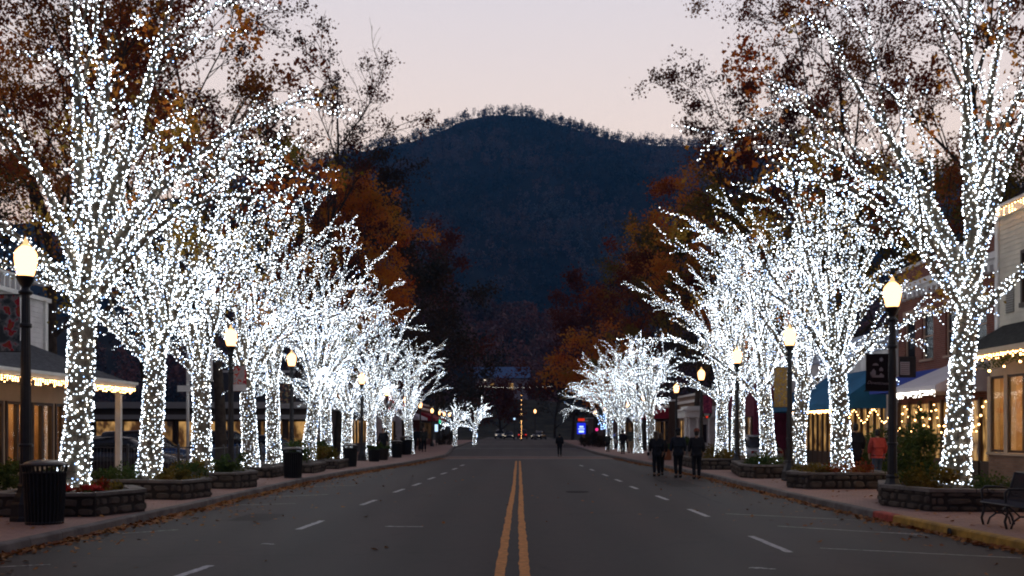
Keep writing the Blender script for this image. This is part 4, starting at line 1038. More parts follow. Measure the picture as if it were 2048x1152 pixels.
# ================================================================== RAILING
def railing(x0, y0, x1, y1, z, h, label):
    t = empty('railing', (x0, y0, z), label, 'railing', 'black railings of the car park')
    dx, dy = x1-x0, y1-y0; L = math.hypot(dx, dy); ux, uy = dx/L, dy/L
    r = MB()
    for zz in (.1, h): r.tube([(0, 0, zz), (dx, dy, zz)], .022, 6)
    r.build('rail', M['rail_paint'], t)
    k = MB(); n = int(L/.12)
    for i in range(1, n): k.tube([(ux*i*.12, uy*i*.12, .1), (ux*i*.12, uy*i*.12, h)], .008, 4)
    k.build('pickets', M['rail_paint'], t)
    for i in range(int(L/1.8)+1):
        p = MB(); s = min(L, i*1.8); p.box(ux*s-.04, ux*s+.04, uy*s-.04, uy*s+.04, 0, h+.06); p.lathe([(.05, h+.06), (.05, h+.08), (.01, h+.13)], 8, (ux*s, uy*s, 0)); p.build('post', M['rail_paint'], t)
M['rail_paint'] = mat('rail_paint', (.07, .065, .065), .5, .4)
railing(-15.6, 35.2, -11.0, 35.2, .0, 1.15, 'black metal railing in front of the parked cars')
railing(-11.0, 35.4, -11.0, 48, .0, 1.1, 'black metal railing running back along the car park edge')

# ================================================================== BUILDINGS
M['roof_light_metal'] = mat('roof_metal', (.3, .3, .32), .5, .4)
def string_of_bulbs(name, pts, gap, label, group, r=.018, drop=0, m='bulb_warm', rng=R0(3)):
    t = empty(name, pts[0], label, 'string lights', group); p0 = np.array(pts[0]); P = np.array(pts)-p0
    seg = np.linalg.norm(np.diff(P, axis=0), axis=1); cum = np.concatenate([[0], np.cumsum(seg)])
    s = np.arange(0, cum[-1], gap); Q = np.stack([np.interp(s, cum, P[:, k]) for k in range(3)], 1)
    c = MB(); c.tube(P.tolist(), .008, 4); c.build('cable', M['cable'], t)
    B = [Q+rng.normal(0, .006, Q.shape)-[0, 0, .03]]
    if drop:
        for k in range(1, 4):
            keep = rng.uniform(0, 1, len(Q)) < (.75, .5, .3)[k-1]
            B.append(Q[keep]-[0, 0, .03+drop*k/3.])
    o = bulbs_mesh('bulbs', rng, np.concatenate(B), r, ICO, t, [M[m]]*3); 
    if len(np.concatenate(B)) > 100: tag(o, kind='stuff')
    return t

def clap(mb, axis, c, a0, a1, z0, z1, out, step=.13, holes=(), mi=0):
    """lapped boards on the plane axis=c facing 'out' (+1/-1)"""
    z = z0
    while z < z1-.01:
        zt = min(z+step, z1); cuts = [(a0, a1)]
        for (h0, h1, k0, k1) in holes:
            if zt > k0+.001 and z < k1-.001:
                nc = []
                for (s, e) in cuts:
                    if h0 > s: nc.append((s, min(h0, e)))
                    if h1 < e: nc.append((max(h1, s), e))
                cuts = [(s, e) for s, e in nc if e-s > .01]
        for s, e in cuts:
            lo, hi = c+out*.022, c+out*.004
            if axis == 'x': vs = [(lo, s, z), (lo, e, z), (hi, e, zt), (hi, s, zt), (c, s, z), (c, e, z)]
            else: vs = [(s, lo, z), (e, lo, z), (e, hi, zt), (s, hi, zt), (s, c, z), (e, c, z)]
            flip = (out > 0) == (axis == 'x')
            f1, f2 = (0, 1, 2, 3), (4, 5, 1, 0)
            if not flip: f1, f2 = f1[::-1], f2[::-1]
            mb.add(vs, [f1, f2], mi)
        z = zt

# ---- right 1: cream clapboard store with a deep porch roof
t = empty('clapboard_store', (14, 22, .15), 'cream clapboard store with warm lights along its dark porch roof', 'building')
def TL(mb): return mb
def B(fn, name, mt, parent, smooth=False, off=(14, 22, .15)):
    mb = MB(); fn(mb)
    mb.v = [(x-off[0], y-off[1], z-off[2]) for x, y, z in mb.v]
    return mb.build(name, mt, parent, smooth)
yA, yB = 10.0, 29.6
def f(m): m.box(14.26, 24, yA, yB, 4.3, 8.0); m.box(18.2, 24, yA, yB, .15, 4.3)
B(f, 'wall', M['cream'], t)
def f(m): clap(m, 'x', 14.25, yA, yB-.16, 4.7, 8.0, -1, .14, [(27.0, 28.0, 5.35, 6.75), (28.55, 29.0, 5.15, 6.15), (22.5, 23.5, 5.35, 6.75)])
B(f, 'siding', M['cream'], t)
def f(m): m.box(14.18, 14.36, yB-.16, yB+.02, .9, 8.0); m.box(14.12, 14.3, yA, yB+.06, 8.0, 8.26); m.box(14.02, 24, yA, yB+.1, 8.26, 8.34)
B(f, 'corner_trim', M['white_trim'], t)
for (a, b_) in ((27.0, 28.0), (22.5, 23.5)):
    w_ = B(lambda m: (m.box(14.17, 14.26, a-.09, a, 5.26, 6.84), m.box(14.17, 14.26, b_, b_+.09, 5.26, 6.84), m.box(14.17, 14.26, a, b_, 6.75, 6.84), m.box(14.13, 14.26, a-.1, b_+.1, 5.22, 5.35), m.box(14.2, 14.24, a, b_, 6.03, 6.07)), 'window', M['dark_wood'], t)
    B(lambda m: m.box(14.235, 14.255, a, b_, 5.35, 6.75), 'pane', M['dark_glass'], w_)
def f(m):
    for k in range(14): m.obox((14.225, 28.775, 5.2+k*.068), .05, .45, .05, mi=0, ry=.6)
B(f, 'vent', mat('vent_grey', (.3, .28, .25), .7), t)
# porch roof
yE = 29.25
def f(m):
    m.add([(14.27, yA, 4.85), (14.27, yE, 4.85), (12.85, yE, 4.02), (12.85, yA, 4.02)], [(0, 1, 2, 3)]); m.add([(14.27, yA, 4.78), (14.27, yE, 4.78), (12.85, yE, 3.97), (12.85, yA, 3.97)], [(3, 2, 1, 0)])
    m.add([(14.27, yE, 4.85), (14.27, yE, 3.95), (12.85, yE, 3.95), (12.85, yE, 4.02)], [(0, 1, 2, 3)])
B(f, 'porch_roof', M['dark_shingle'], t)
def f(m): m.box(12.8, 12.88, yA, yE+.03, 3.82, 4.0); m.box(12.9, 14.2, yA, yE, 3.9, 3.94)
B(f, 'fascia', M['tan_paint'], t)
# shop front
bays = [(29.3, 28.5), (28.3, 26.6), (26.4, 24.4), (24.2, 22.2), (22.0, 20.0), (19.8, 17.8), (17.6, 15.6)]
def f(m): m.box(13.9, 14.15, yA, 29.4, .15, 1.05)
B(f, 'base_wall', M['tan_brick'], t)
def f(m):
    m.box(13.84, 14.2, yA, 29.45, 1.05, 1.12); m.box(13.95, 14.2, yA, 29.4, 3.35, 3.89)
    for (b1, b0) in bays: m.box(13.9, 14.16, b1+.0, b1+.2, 1.12, 3.35)
B(f, 'shopfront_frame', M['tan_paint'], t)
for k, (b1, b0) in enumerate(bays):
    def f(m):
        m.box(13.93, 13.99, b0, b0+.06, 1.13, 3.34); m.box(13.93, 13.99, b1-.06, b1, 1.13, 3.34); m.box(13.93, 13.99, b0+.06, b1-.06, 3.27, 3.34); m.box(13.93, 13.99, b0+.06, b1-.06, 1.13, 1.2)
        if k: m.box(13.935, 13.985, (b0+b1)/2-.05, (b0+b1)/2+.05, 1.2, 3.27)
    w_ = B(f, 'window', M['dark_wood'], t)
    B(lambda m: m.box(13.955, 13.965, b0+.06, b1-.06, 1.2, 3.27), 'pane', M['glass'], w_)
for yy in (29.15, 25.2, 21.2, 17.2):
    B(lambda m: m.lathe([(.11, .15), (.11, .3), (.08, .34), (.075, 3.6), (.11, 3.7), (.11, 3.9)], 12, (13.05, yy, 0)), 'porch_post', M['dark_wood'], t, True)
# the room behind
def f(m): m.quad((18, yA, .3), (18, 29.4, .3), (18, 29.4, 3.8), (18, yA, 3.8)); m.quad((14.2, 29.35, .3), (18, 29.35, .3), (18, 29.35, 3.8), (14.2, 29.35, 3.8)); m.quad((14.2, yA, .3), (18, yA, .3), (18, 29.4, .3), (14.2, 29.4, .3)); m.quad((14.2, yA, 3.8), (18, yA, 3.8), (18, 29.4, 3.8), (14.2, 29.4, 3.8))
B(f, 'interior', mat('interior', (.5, .36, .2), .9, .1, col2=(.3, .18, .08), vscale=1.5), t)
for yy in (28.0, 25.5, 23, 20.5, 18): B(lambda m: m.box(15.2, 16.4, yy-.25, yy+.25, 3.68, 3.74), 'ceiling_light', M['room_light'], t)
for yy, xx in ((28.7, 14.7), (27.3, 15.2), (26.2, 14.8), (25.0, 15.4), (23.6, 14.9)):  # hanging bulbs added to brighten the room seen through the windows
    pd = B(lambda m: m.tube([(xx, yy, 2.75), (xx, yy, 3.79)], .01, 5), 'added_pendant', M['black_iron'], t)
    B(lambda m: m.ball((xx, yy, 2.66), .085), 'added_bulb', M['added_pendant_glow'], pd, True)
rg = R0(12)
def f(m):
    for k in range(34):
        y = rg.uniform(17, 28.8); x = rg.uniform(14.6, 17.5); h = rg.uniform(.6, 1.9); w2 = rg.uniform(.08, .35); m.box(x, x+w2, y, y+w2, .31, .31+h, k % 4)
B(f, 'shop_display', [mat('goods_red', (.4, .06, .03), .6), mat('goods_cream', (.6, .5, .35), .6), mat('goods_brown', (.12, .06, .03), .6), mat('goods_green', (.08, .12, .05), .6)], t)
string_of_bulbs('eave_lights', [(12.78, 10.5, 3.84), (12.78, 29.25, 3.84)], .13, 'warm icicle lights along the eave of the cream clapboard store', 'warm light strings on buildings', .02, .12)
string_of_bulbs('roofline_lights', [(13.98, 12, 8.2), (13.98, 29.65, 8.2)], .16, 'warm lights along the roof edge of the cream clapboard store', 'warm light strings on buildings', .019, .2)
g = MB(); rr = R0(44)
v, fa = leaves(rr, np.array([(13.0, y, 3.66+.05*math.sin(y*2)) for y in np.arange(12, 29.2, .12)]), 2400, .07, .06)
gt = tag(raw('garland', v, fa, L_GRN), 'evergreen garland hung under the eave of the cream store', 'garland')
string_of_bulbs('garland_lights', [(12.86, y, 3.6-.18*abs(math.sin(y*1.1))) for y in np.arange(12, 29.2, .3)], .85, 'large sparse warm bulbs in the garland of the cream store', 'warm light strings on buildings', .032)

# ---- right 2: red brick building
O2 = (14.6, 29.8, .15)
t = empty('brick_building', O2, 'red brick two storey building with white cornice behind the nearest right lamp', 'building')
def f(m):
    m.box(14.6, 26, 29.72, 38.2, 5.95, 7.75); m.box(14.6, 26, 29.72, 38.2, .15, 4.3)
    for a, b_ in ((29.72, 31.0), (32.0, 33.0), (34.0, 35.0), (36.0, 36.6), (37.6, 38.2)): m.box(14.6, 15.0, a, b_, 4.3, 5.95)
B(f, 'wall', M['red_brick'], t, off=O2)
def f(m):
    m.box(14.3, 14.6, 29.75, 38.3, 6.95, 7.15); m.box(14.42, 14.6, 29.75, 38.25, 6.8, 6.95)
    for y in np.arange(29.9, 38.2, .42): m.box(14.36, 14.6, y, y+.16, 6.6, 6.8)
    m.box(14.5, 26, 29.75, 38.25, 7.75, 7.85)
B(f, 'cornice', M['white_paint'], t, off=O2)
for a, b_ in ((31.0, 32.0), (33.0, 34.0), (35.0, 36.0), (36.6, 37.6)):
    w_ = B(lambda m: (m.box(14.66, 14.76, a, a+.09, 4.3, 5.95), m.box(14.66, 14.76, b_-.09, b_, 4.3, 5.95), m.box(14.66, 14.76, a+.09, b_-.09, 5.86, 5.95), m.box(14.52, 14.76, a-.06, b_+.06, 4.22, 4.3), m.box(14.68, 14.74, a+.09, b_-.09, 5.1, 5.15), m.box(14.55, 14.6, a-.05, b_+.05, 5.95, 6.2)), 'window', mat('window_trim', (.32, .2, .14), .6), t, off=O2)
    B(lambda m: m.box(14.7, 14.72, a+.09, b_-.09, 4.3, 5.86), 'pane', M['dark_glass'], w_, off=O2)
B(lambda m: m.box(14.55, 14.6, 30.2, 37.9, .8, 2.7), 'shop_window', M['pane_amber'], t, off=O2)
B(lambda m: [m.box(14.45, 14.55, y, y+.12, .15, 2.8) for y in np.arange(30.2, 38, .95)]+[m.box(14.45, 14.55, 30.2, 37.9, .15, .8)], 'shopfront_frame', M['dark_wood'], t, off=O2)
def awning(parent, x0, x1, y0, y1, zt, zb, mt, val=.22, off=(0, 0, 0), name='awning'):
    def f(m):
        m.add([(x1, y0, zt), (x1, y1, zt), (x0, y1, zb), (x0, y0, zb)], [(0, 1, 2, 3)] if x1 > x0 else [(3, 2, 1, 0)]); m.add([(x1, y0, zt-.02), (x1, y1, zt-.02), (x0, y1, zb-.02), (x0, y0, zb-.02)], [(3, 2, 1, 0)])
        m.add([(x0, y0, zb), (x0, y1, zb), (x0, y1, zb-val), (x0, y0, zb-val)], [(0, 1, 2, 3)]); m.add([(x1, y0, zt), (x0, y0, zb), (x0, y0, zb-val), (x1, y0, zb-val)], [(0, 1, 2, 3)]); m.add([(x1, y1, zt), (x0, y1, zb), (x0, y1, zb-val), (x1, y1, zb-val)], [(3, 2, 1, 0)])
    return B(f, name, mt, parent, off=off)
awning(t, 12.7, 14.58, 30.3, 33.9, 3.95, 3.15, M['white_awning'], .2, O2)
awning(t, 13.2, 14.58, 33.95, 37.4, 3.9, 3.3, M['royal_awning'], .2, O2)
string_of_bulbs('awning_lights', [(12.66, 33.95, 3.0), (12.66, 30.25, 3.0), ], .09, 'white fringe lights along the pale awning of the brick building', 'warm light strings on buildings', .02, .16, 'bulb_pale')
string_of_bulbs('window_lights', [(14.3, y, 2.2+.5*math.sin(y*5)) for y in np.arange(30.4, 37.8, .2)], .3, 'tangled warm lights in the shop windows of the brick building', 'warm light strings on buildings', .03)

# ---- right 3: white building with blue awning
O3 = (14.3, 38.5, .15)
t = empty('white_building', O3, 'low white building with pale cornice and long blue awning', 'building')
B(lambda m: m.box(14.3, 26, 38.5, 53, .15, 5.2), 'wall', M['white_paint'], t, off=O3)
B(lambda m: (m.box(14.05, 26, 38.35, 53.1, 5.2, 5.38), m.box(14.18, 14.3, 38.4, 53, 4.9, 5.2), m.box(14.1, 26, 38.4, 53.05, 5.38, 5.62)), 'cornice', mat('blue_grey_paint', (.42, .46, .55), .6), t, off=O3)
awning(t, 12.5, 14.28, 38.6, 46, 4.2, 2.85, M['blue_awning'], .25, O3); awning(t, 12.9, 14.28, 46.2, 52.8, 3.7, 2.9, M['blue_awning'], .25, O3)
B(lambda m: [m.box(14.2, 14.3, y, y+1.15, .8, 2.6) for y in np.arange(38.9, 52, 1.5)], 'shop_window', M['pane_amber'], t, off=O3)
B(lambda m: [m.box(14.1, 14.2, y, y+.12, .15, 2.75) for y in np.arange(38.7, 52.8, .75)]+[m.box(14.12, 14.2, 38.7, 52.8, .15, .75)], 'shopfront_frame', M['dark_wood'], t, off=O3)
string_of_bulbs('awning_lights', [(12.55, 46, 2.58), (12.55, 38.6, 2.58)], .16, 'warm lights under the edge of the long blue awning', 'warm light strings on buildings', .026, .1)
string_of_bulbs('porch_lights', [(12.9, y, 2.3+.25*math.sin(y*3)) for y in np.arange(34.5, 40, .2)], .22, 'warm lights bunched between pale and blue awnings', 'warm light strings on buildings', .028)

# ---- right 4: dark magenta shop, 5: white kiosk, 6.. far shops
def shop(name, side, x, y0, y1, h, wall, label, pane, awn=None, dark=True, winz=(.8, 2.5), seed=0, cor='white_trim', depth=10, step=1.3, sign=None):
    O = (side*x, y0, .15); t = empty(name, O, label, 'building'); X = lambda v: side*v
    B(lambda m: m.box(X(x), X(x+depth), y0, y1-.05, .15, h), 'wall', wall, t, off=O)
    B(lambda m: (m.box(X(x-.18), X(x+.0), y0-.02, y1-.03, h-.5, h-.3), m.box(X(x-.12), X(x+depth), y0-.03, y1-.02, h, h+.14)), 'cornice', M[cor], t, off=O)
    ys_ = np.arange(y0+.3, y1-1.0, step); rgw = R0(seed)
    for y in ys_:
        w_ = B(lambda m: (m.box(X(x-.1), X(x), y, y+.07, winz[0], winz[1]), m.box(X(x-.1), X(x), y+step-.32, y+step-.25, winz[0], winz[1]), m.box(X(x-.1), X(x), y+.07, y+step-.32, winz[1]-.07, winz[1]), m.box(X(x-.12), X(x), y, y+step-.25, winz[0]-.08, winz[0])), 'window', M['dark_wood'] if dark else M['white_trim'], t, off=O)
        B(lambda m: m.box(X(x-.04), X(x-.002), y+.07, y+step-.32, winz[0], winz[1]-.07), 'pane', pane if rgw.uniform() < .75 else M['dark_glass'], w_, off=O)
    if h > 5:
        for y in np.arange(y0+.8, y1-1.2, 1.9):
            w_ = B(lambda m: (m.box(X(x-.08), X(x), y-.08, y, h-2.3, h-.9), m.box(X(x-.08), X(x), y+.8, y+.88, h-2.3, h-.9), m.box(X(x-.1), X(x), y-.1, y+.9, h-2.4, h-2.3), m.box(X(x-.1), X(x), y-.1, y+.9, h-.9, h-.78)), 'window', M[cor], t, off=O)
            B(lambda m: m.box(X(x-.03), X(x-.002), y, y+.8, h-2.3, h-.9), 'pane', M['dark_glass'], w_, off=O)
    if awn: awning(t, X(x-1.5), X(x-.01), y0+.2, y1-.3, 3.5, 2.85, M[awn], .22, O)
    return t
shop('dark_red_shop', 1, 12.8, 54, 60.5, 4.6, mat('maroon', (.18, .03, .06), .8, .2, var=.2), 'dark maroon shop left of the fourth right lamp', M['pane_dim'], None, seed=3)
# white kiosk
OK = (11, 65, .15); t = empty('kiosk', OK, 'small white columned kiosk behind the three walkers', 'building')
B(lambda m: (m.box(10.9, 13.4, 64.9, 68, 2.55, 3.0), m.box(10.75, 13.5, 64.75, 68.1, 3.0, 3.1), m.box(11.1, 13.4, 65.3, 67.9, 3.1, 3.3)), 'roof', M['white_trim'], t, off=OK)
B(lambda m: m.box(11.3, 13.3, 65.5, 67.8, .15, 2.55), 'wall', M['white_paint'], t, off=OK)
for xx in (11.05, 11.75, 12.5, 13.2): B(lambda m: m.lathe([(.13, .15), (.13, .3), (.1, .34), (.085, 2.3), (.12, 2.45), (.12, 2.55)], 12, (xx, 65.1, 0)), 'column', M['white_trim'], t, True, off=OK)
B(lambda m: m.box(11.95, 12.4, 65.46, 65.5, .9, 2.1), 'window', M['dark_glass'], t, off=OK)
shop('stone_shop', 1, 12.6, 69, 78, 4.2, M['tan_brick'], 'tan shop front glowing between far right trunks', M['pane_warm'], None, seed=4)
shop('brown_shop', 1, 12, 79, 92, 4.0, mat('brown_wall', (.1, .06, .04), .9), 'brown shop behind the far right lamp cluster', M['pane_dim'], 'red_awning', seed=6)
shop('corner_shop', 1, 11.5, 94, 112, 4.4, mat('dark_wall', (.06, .045, .04), .9), 'dark corner shop beside the blue lit sign', M['pane_dim'], None, seed=7)
shop('small_house', 1, 12, 170, 186, 3.6, M['tan_brick'], 'dim house with two lit windows past the junction', M['pane_warm'], None, seed=8, step=2.5)

# ---- left 1: clapboard store with shingled porch
O1 = (-13.5, 20, .15)
t = empty('porch_store', O1, 'white clapboard store with grey shingle porch roof and icicle lights', 'building')
B(lambda m: (m.box(-24, -14.26, 12, 30, 3.9, 5.6), m.box(-24, -17.2, 12, 30, .15, 3.9)), 'wall', M['white_paint'], t, off=O1)
def f(m): clap(m, 'x', -14.25, 12, 29.86, 4.05, 5.6, 1, .15)
B(f, 'siding', M['white_paint'], t, off=O1)
B(lambda m: (m.box(-14.3, -14.17, 29.86, 30.03, 3.9, 5.6), m.box(-14.4, -14.1, 12, 30.1, 5.6, 5.72), m.box(-14.4, -14.14, 12, 30.06, 6.1, 6.18), [m.box(-14.3, -14.2, y, y+.09, 5.72, 6.1) for y in np.arange(12.2, 28.6, .3)]), 'balustrade', M['white_trim'], t, off=O1)
yH = 29.9
def f(m):
    m.add([(-14.24, 12, 4.35), (-14.24, 28.3, 4.35), (-11.6, yH, 3.18), (-11.6, 12, 3.18)], [(0, 1, 2, 3)][::1]); m.add([(-14.24, 28.3, 4.35), (-14.24, yH, 3.2), (-11.6, yH, 3.18)], [(0, 1, 2)])
B(f, 'porch_roof', M['shingle'], t, off=O1)
B(lambda m: (m.box(-11.62, -11.5, 12, yH+.06, 3.0, 3.17), m.box(-14.2, -11.64, 12, yH, 3.0, 3.04), m.box(-14.2, -11.62, yH, yH+.06, 3.0, 3.17), m.box(-11.56, -11.44, 12, yH+.1, 3.12, 3.2)), 'fascia', M['white_trim'], t, off=O1)
for yy in (29.6, 26.4, 20, 16.8):
    B(lambda m: (m.box(-11.95, -11.8, yy-.075, yy+.075, .35, 3.0), m.box(-12.0, -11.75, yy-.12, yy+.12, .15, .35), m.box(-12.0, -11.75, yy-.12, yy+.12, 2.85, 2.99)), 'porch_post', M['white_trim'], t, off=O1)
lb = [(29.9, 29.0), (28.85, 27.6), (27.45, 26.2), (26.05, 24.6), (24.4, 22.9), (22.7, 21), (20.8, 19)]
B(lambda m: (m.box(-13.7, -13.5, 12, 29.95, .15, .75), m.box(-13.7, -13.5, 12, 29.95, 2.55, 3.0), [m.box(-13.7, -13.5, b1, b1+.15, .75, 2.55) for b1, b0 in lb]), 'shopfront_frame', M['tan_paint'], t, off=O1)
for b1, b0 in lb:
    w_ = B(lambda m: (m.box(-13.58, -13.46, b0, b0+.1, .76, 2.54), m.box(-13.58, -13.46, b1-.1, b1, .76, 2.54), m.box(-13.58, -13.46, b0+.1, b1-.1, 2.46, 2.54), m.box(-13.58, -13.46, b0+.1, b1-.1, .76, .84), m.box(-13.57, -13.47, (b0+b1)/2-.06, (b0+b1)/2+.06, .84, 2.46)), 'window', M['dark_wood'], t, off=O1)
    B(lambda m: m.box(-13.53, -13.52, b0+.1, b1-.1, .84, 2.46), 'pane', M['glass'], w_, off=O1)
def f(m): m.quad((-17, 12, .3), (-17, 29.9, .3), (-17, 29.9, 3.6), (-17, 12, 3.6)); m.quad((-17, 29.9, .3), (-13.7, 29.9, .3), (-13.7, 29.9, 3.6), (-17, 29.9, 3.6)); m.quad((-17, 12, .3), (-13.7, 12, .3), (-13.7, 29.9, .3), (-17, 29.9, .3)); m.quad((-17, 12, 3.6), (-13.7, 12, 3.6), (-13.7, 29.9, 3.6), (-17, 29.9, 3.6))
B(f, 'interior', mat('interior', (.45, .3, .16), .9, .1, col2=(.2, .1, .05), vscale=1.2), t, off=O1)
for yy in (28.5, 26, 23.5, 21): B(lambda m: m.box(-15.8, -14.9, yy-.2, yy+.2, 3.46, 3.52), 'ceiling_light', M['room_light'], t, off=O1)
def f(m):
    for k in range(30):
        y = rg.uniform(20, 29.4); x = rg.uniform(-16.5, -14.2); h = rg.uniform(.6, 1.7); w2 = rg.uniform(.08, .35); m.box(x, x+w2, y, y+w2, .31, .31+h, k % 4)
B(f, 'shop_display', [bpy.data.materials[n] for n in ('goods_red', 'goods_cream', 'goods_brown', 'goods_green')], t, off=O1)
string_of_bulbs('eave_lights', [(-11.47, 13, 3.02), (-11.47, 29.9, 3.02)], .12, 'warm icicle lights along the porch eave of the white store', 'warm light strings on buildings', .018, .13)

# ---- left 2: low modern building behind the car park
O = (-19, 56, 0); t = empty('modern_shop', O, 'low flat roofed shop with yellow lit windows behind the parked cars', 'building')
B(lambda m: (m.box(-34, -11.6, 56.3, 66, 0, 3.0)), 'wall', mat('brown_panel', (.12, .09, .08), .8), t, off=O)
B(lambda m: (m.box(-34.4, -11.3, 55.2, 66, 2.95, 3.3), m.box(-34.3, -11.4, 55.5, 56.29, 2.35, 2.6)), 'fascia', mat('fascia_grey', (.3, .28, .27), .7), t, off=O)
for k, x in enumerate(np.arange(-27, -12.6, 1.55)):
    w_ = B(lambda m: (m.box(x, x+.1, 56.15, 56.3, .5, 2.3), m.box(x+1.3, x+1.4, 56.15, 56.3, .5, 2.3), m.box(x+.1, x+1.3, 56.15, 56.3, .5, .6), m.box(x+.1, x+1.3, 56.15, 56.3, 2.22, 2.3)), 'window', M['dark_wood'], t, off=O)
    B(lambda m: m.box(x+.1, x+1.3, 56.22, 56.29, .6, 2.22), 'pane', M['pane_amber'] if k % 4 else M['pane_dim'], w_, off=O)
shop('tall_dark_shop', -1, 11.6, 67, 77, 5.6, mat('slate_wall', (.07, .07, .08), .9), 'dark two storey shop behind the lit left trunks', M['pane_warm'], None, seed=11)
sh = shop('red_sign_shop', -1, 10.6, 77.5, 86, 4.6, M['white_paint'], 'white shop front with a red and white sign', M['pane_warm'], None, seed=12)
O = (-9.0, 78, 3.2); t = empty('shop_sign', O, 'projecting red and white shop sign with a faint red glow of its own', 'sign')
b = MB(); b.box(-1.3, .25, -.08, .08, .05, 1.0); b.build('board', M['white_trim'], t)
b = MB(); b.box(-1.3, -.9, -.12, -.085, .85, 1.2); b.box(-1.35, -.55, -.12, -.085, -.15, .25); b.box(-.5, .3, -.12, -.085, .35, .5); b.build('red_panel', M['red_neon_dim'] if 'red_neon_dim' in M else mat('sign_red_glow', (.55, .03, .02), .5, emit=(1, .03, .02), estr=.25), t)  # faint glow put into the red paint itself, no lamp behind it
text_mesh('lettering', 'SHOP', .28, bpy.data.materials['sign_red_glow'], t, (-.45, -.09, .72))
shop('awning_shop', -1, 10.2, 87, 96, 4.9, M['white_paint'], 'white shop with a cream awning past the red sign', M['pane_amber'], 'white_awning', seed=13)
shop('red_awning_shop', -1, 9.6, 97, 112, 4.2, mat('brick_dark', (.12, .04, .03), .9), 'dark shop with red awning under the four far left lamps', M['pane_dim'], 'red_awning', seed=14)
t = tag(MB().box(-8.1, -7.9, 101.9, 102.0, 2.35, 2.75).build('green_neon_sign', M['green_neon']), 'tiny green lit sign over the red awning', 'sign')

# ---- the building on the rise beyond the junction
hm_ = MB(); n = 24
vs = []; 
for j in range(9):
    for i in range(n+1):
        x = -60+120*i/n; yy = 215+j*10; z = -.03+9.5*(1-math.cos(min(1, j/4)*PI))/2*math.exp(-((x+3)/45)**2); vs.append((x, yy, z))
fs = [(j*(n+1)+i, j*(n+1)+i+1, (j+1)*(n+1)+i+1, (j+1)*(n+1)+i) for j in range(8) for i in range(n)]
hm_.add(vs, fs); tag(hm_.build('rise', M['earth'], None, True), kind='structure')
O = (-4, 258, 9); t = empty('hillside_building', O, 'blue roofed building on the rise at the end of the street', 'building')
B(lambda m: m.box(-11, 2.6, 258, 268, 8, 15.0), 'wall', mat('far_wall', (.35, .3, .3), .8), t, off=O)
def f(m): m.add([(-11.6, 257.3, 15), (3.2, 257.3, 15), (3.2, 263, 18.2), (-11.6, 263, 18.2), (-11.6, 269, 15), (3.2, 269, 15)], [(0, 1, 2, 3), (3, 2, 5, 4)]); m.add([(-11.6, 257.3, 15), (-11.6, 263, 18.2), (-11.6, 269, 15)], [(0, 1, 2)]); m.add([(3.2, 257.3, 15), (3.2, 269, 15), (3.2, 263, 18.2)], [(0, 1, 2)])
B(f, 'roof', mat('blue_roof', (.03, .12, .28), .5), t, off=O)
for k, x in enumerate((-9.6, -7.2, -4.8, -2.4, 0)):
    w_ = B(lambda m: (m.box(x-.1, x, 257.9, 258, 12, 13.6), m.box(x+1.2, x+1.3, 257.9, 258, 12, 13.6), m.box(x, x+1.2, 257.9, 258, 11.9, 12)), 'window', M['white_trim'], t, off=O)
    B(lambda m: m.box(x, x+1.2, 257.94, 257.99, 12, 13.6), 'pane', M['pane_warm'] if k in (1, 3) else M['dark_glass'], w_, off=O)
tag(MB().ball((-8.6, 257.5, 14.4), .22).build('wall_light', M['head_white']), 'small white lamp on the blue roofed building', 'light')

# wire of small lights over the junction and the light-wrapped pole
string_of_bulbs('overhead_lights', [(-5.8+11*k/20, 150, 8.05+.45*(k/20.-.5)**2*4*.5) for k in range(21)], .28, 'thin line of lights strung across the far junction', 'warm light strings on buildings', .02, 0, 'bulb_pale')
t = empty('utility_pole', (.5, 150.4, 0), 'slim pole with warm lights at the far junction', 'pole'); MB().tube([(0, 0, 0), (0, 0, 8.6)], [.11, .08], 8).build('pole', M['dark_wood'], t); MB().box(-.7, .7, -.05, .05, 3.4, 3.5).build('crossarm', M['dark_wood'], t)
string_of_bulbs('pole_lights', [(.5, 150.2, .4), (.5, 150.2, 3.2)], .12, 'warm lights on the lower part of the far pole', 'warm light strings on buildings', .022)
string_of_bulbs('pole_lights', [(.5, 150.2, 4.1), (.5, 150.2, 7.6)], .7, 'sparse warm lights on the upper part of the far pole', 'warm light strings on buildings', .03)

# lit signs at the far right
t = empty('lit_sign', (6.3, 99, .15), 'glowing blue sign below a red one at the far right kerb', 'sign')
MB().tube([(0, .12, 0), (0, .12, 3.0)], .06, 8).build('post', M['black_iron'], t); MB().box(-.42, .42, -.06, .06, 1.15, 2.25).build('blue_panel', M['blue_neon'], t); MB().box(-.32, .32, -.06, .06, 2.45, 2.7).build('red_panel', M['red_neon'], t)
MB().box(-.25, .25, -.075, -.062, 1.3, 1.5).box(-.3, .3, -.075, -.062, 1.62, 1.7).box(-.2, .2, -.075, -.062, 1.8, 1.95).build('marks', M['white_neon'], t)
t = empty('pink_lantern', (7.6, 96, .15), 'small glowing pink lantern on a stake', 'lantern'); MB().tube([(0, 0, 0), (0, 0, 1.5)], .03, 6).build('stake', M['black_iron'], t); MB().ball((0, 0, 1.6), .15).build('shade', M['pink_neon'], t, True)
t = empty('shrub', (8.3, 95, .15), 'small shrub dotted with blue white lights', 'shrub')
bush(R0(9), 'foliage', (0, 0, 1.4), .6, 1.6, 500, .14, L_DRK, t); MB().tube([(0, 0, 0), (0, 0, 1.6)], .05, 6).build('stem', M['dark_bark'], t)
rr = R0(4); o = bulbs_mesh('bulbs', rr, rr.normal(0, 1, (90, 3))*[.3, .3, .45]+[0, 0, 2.3], .035, OCT, t, [M['bulb_blue']]*3)
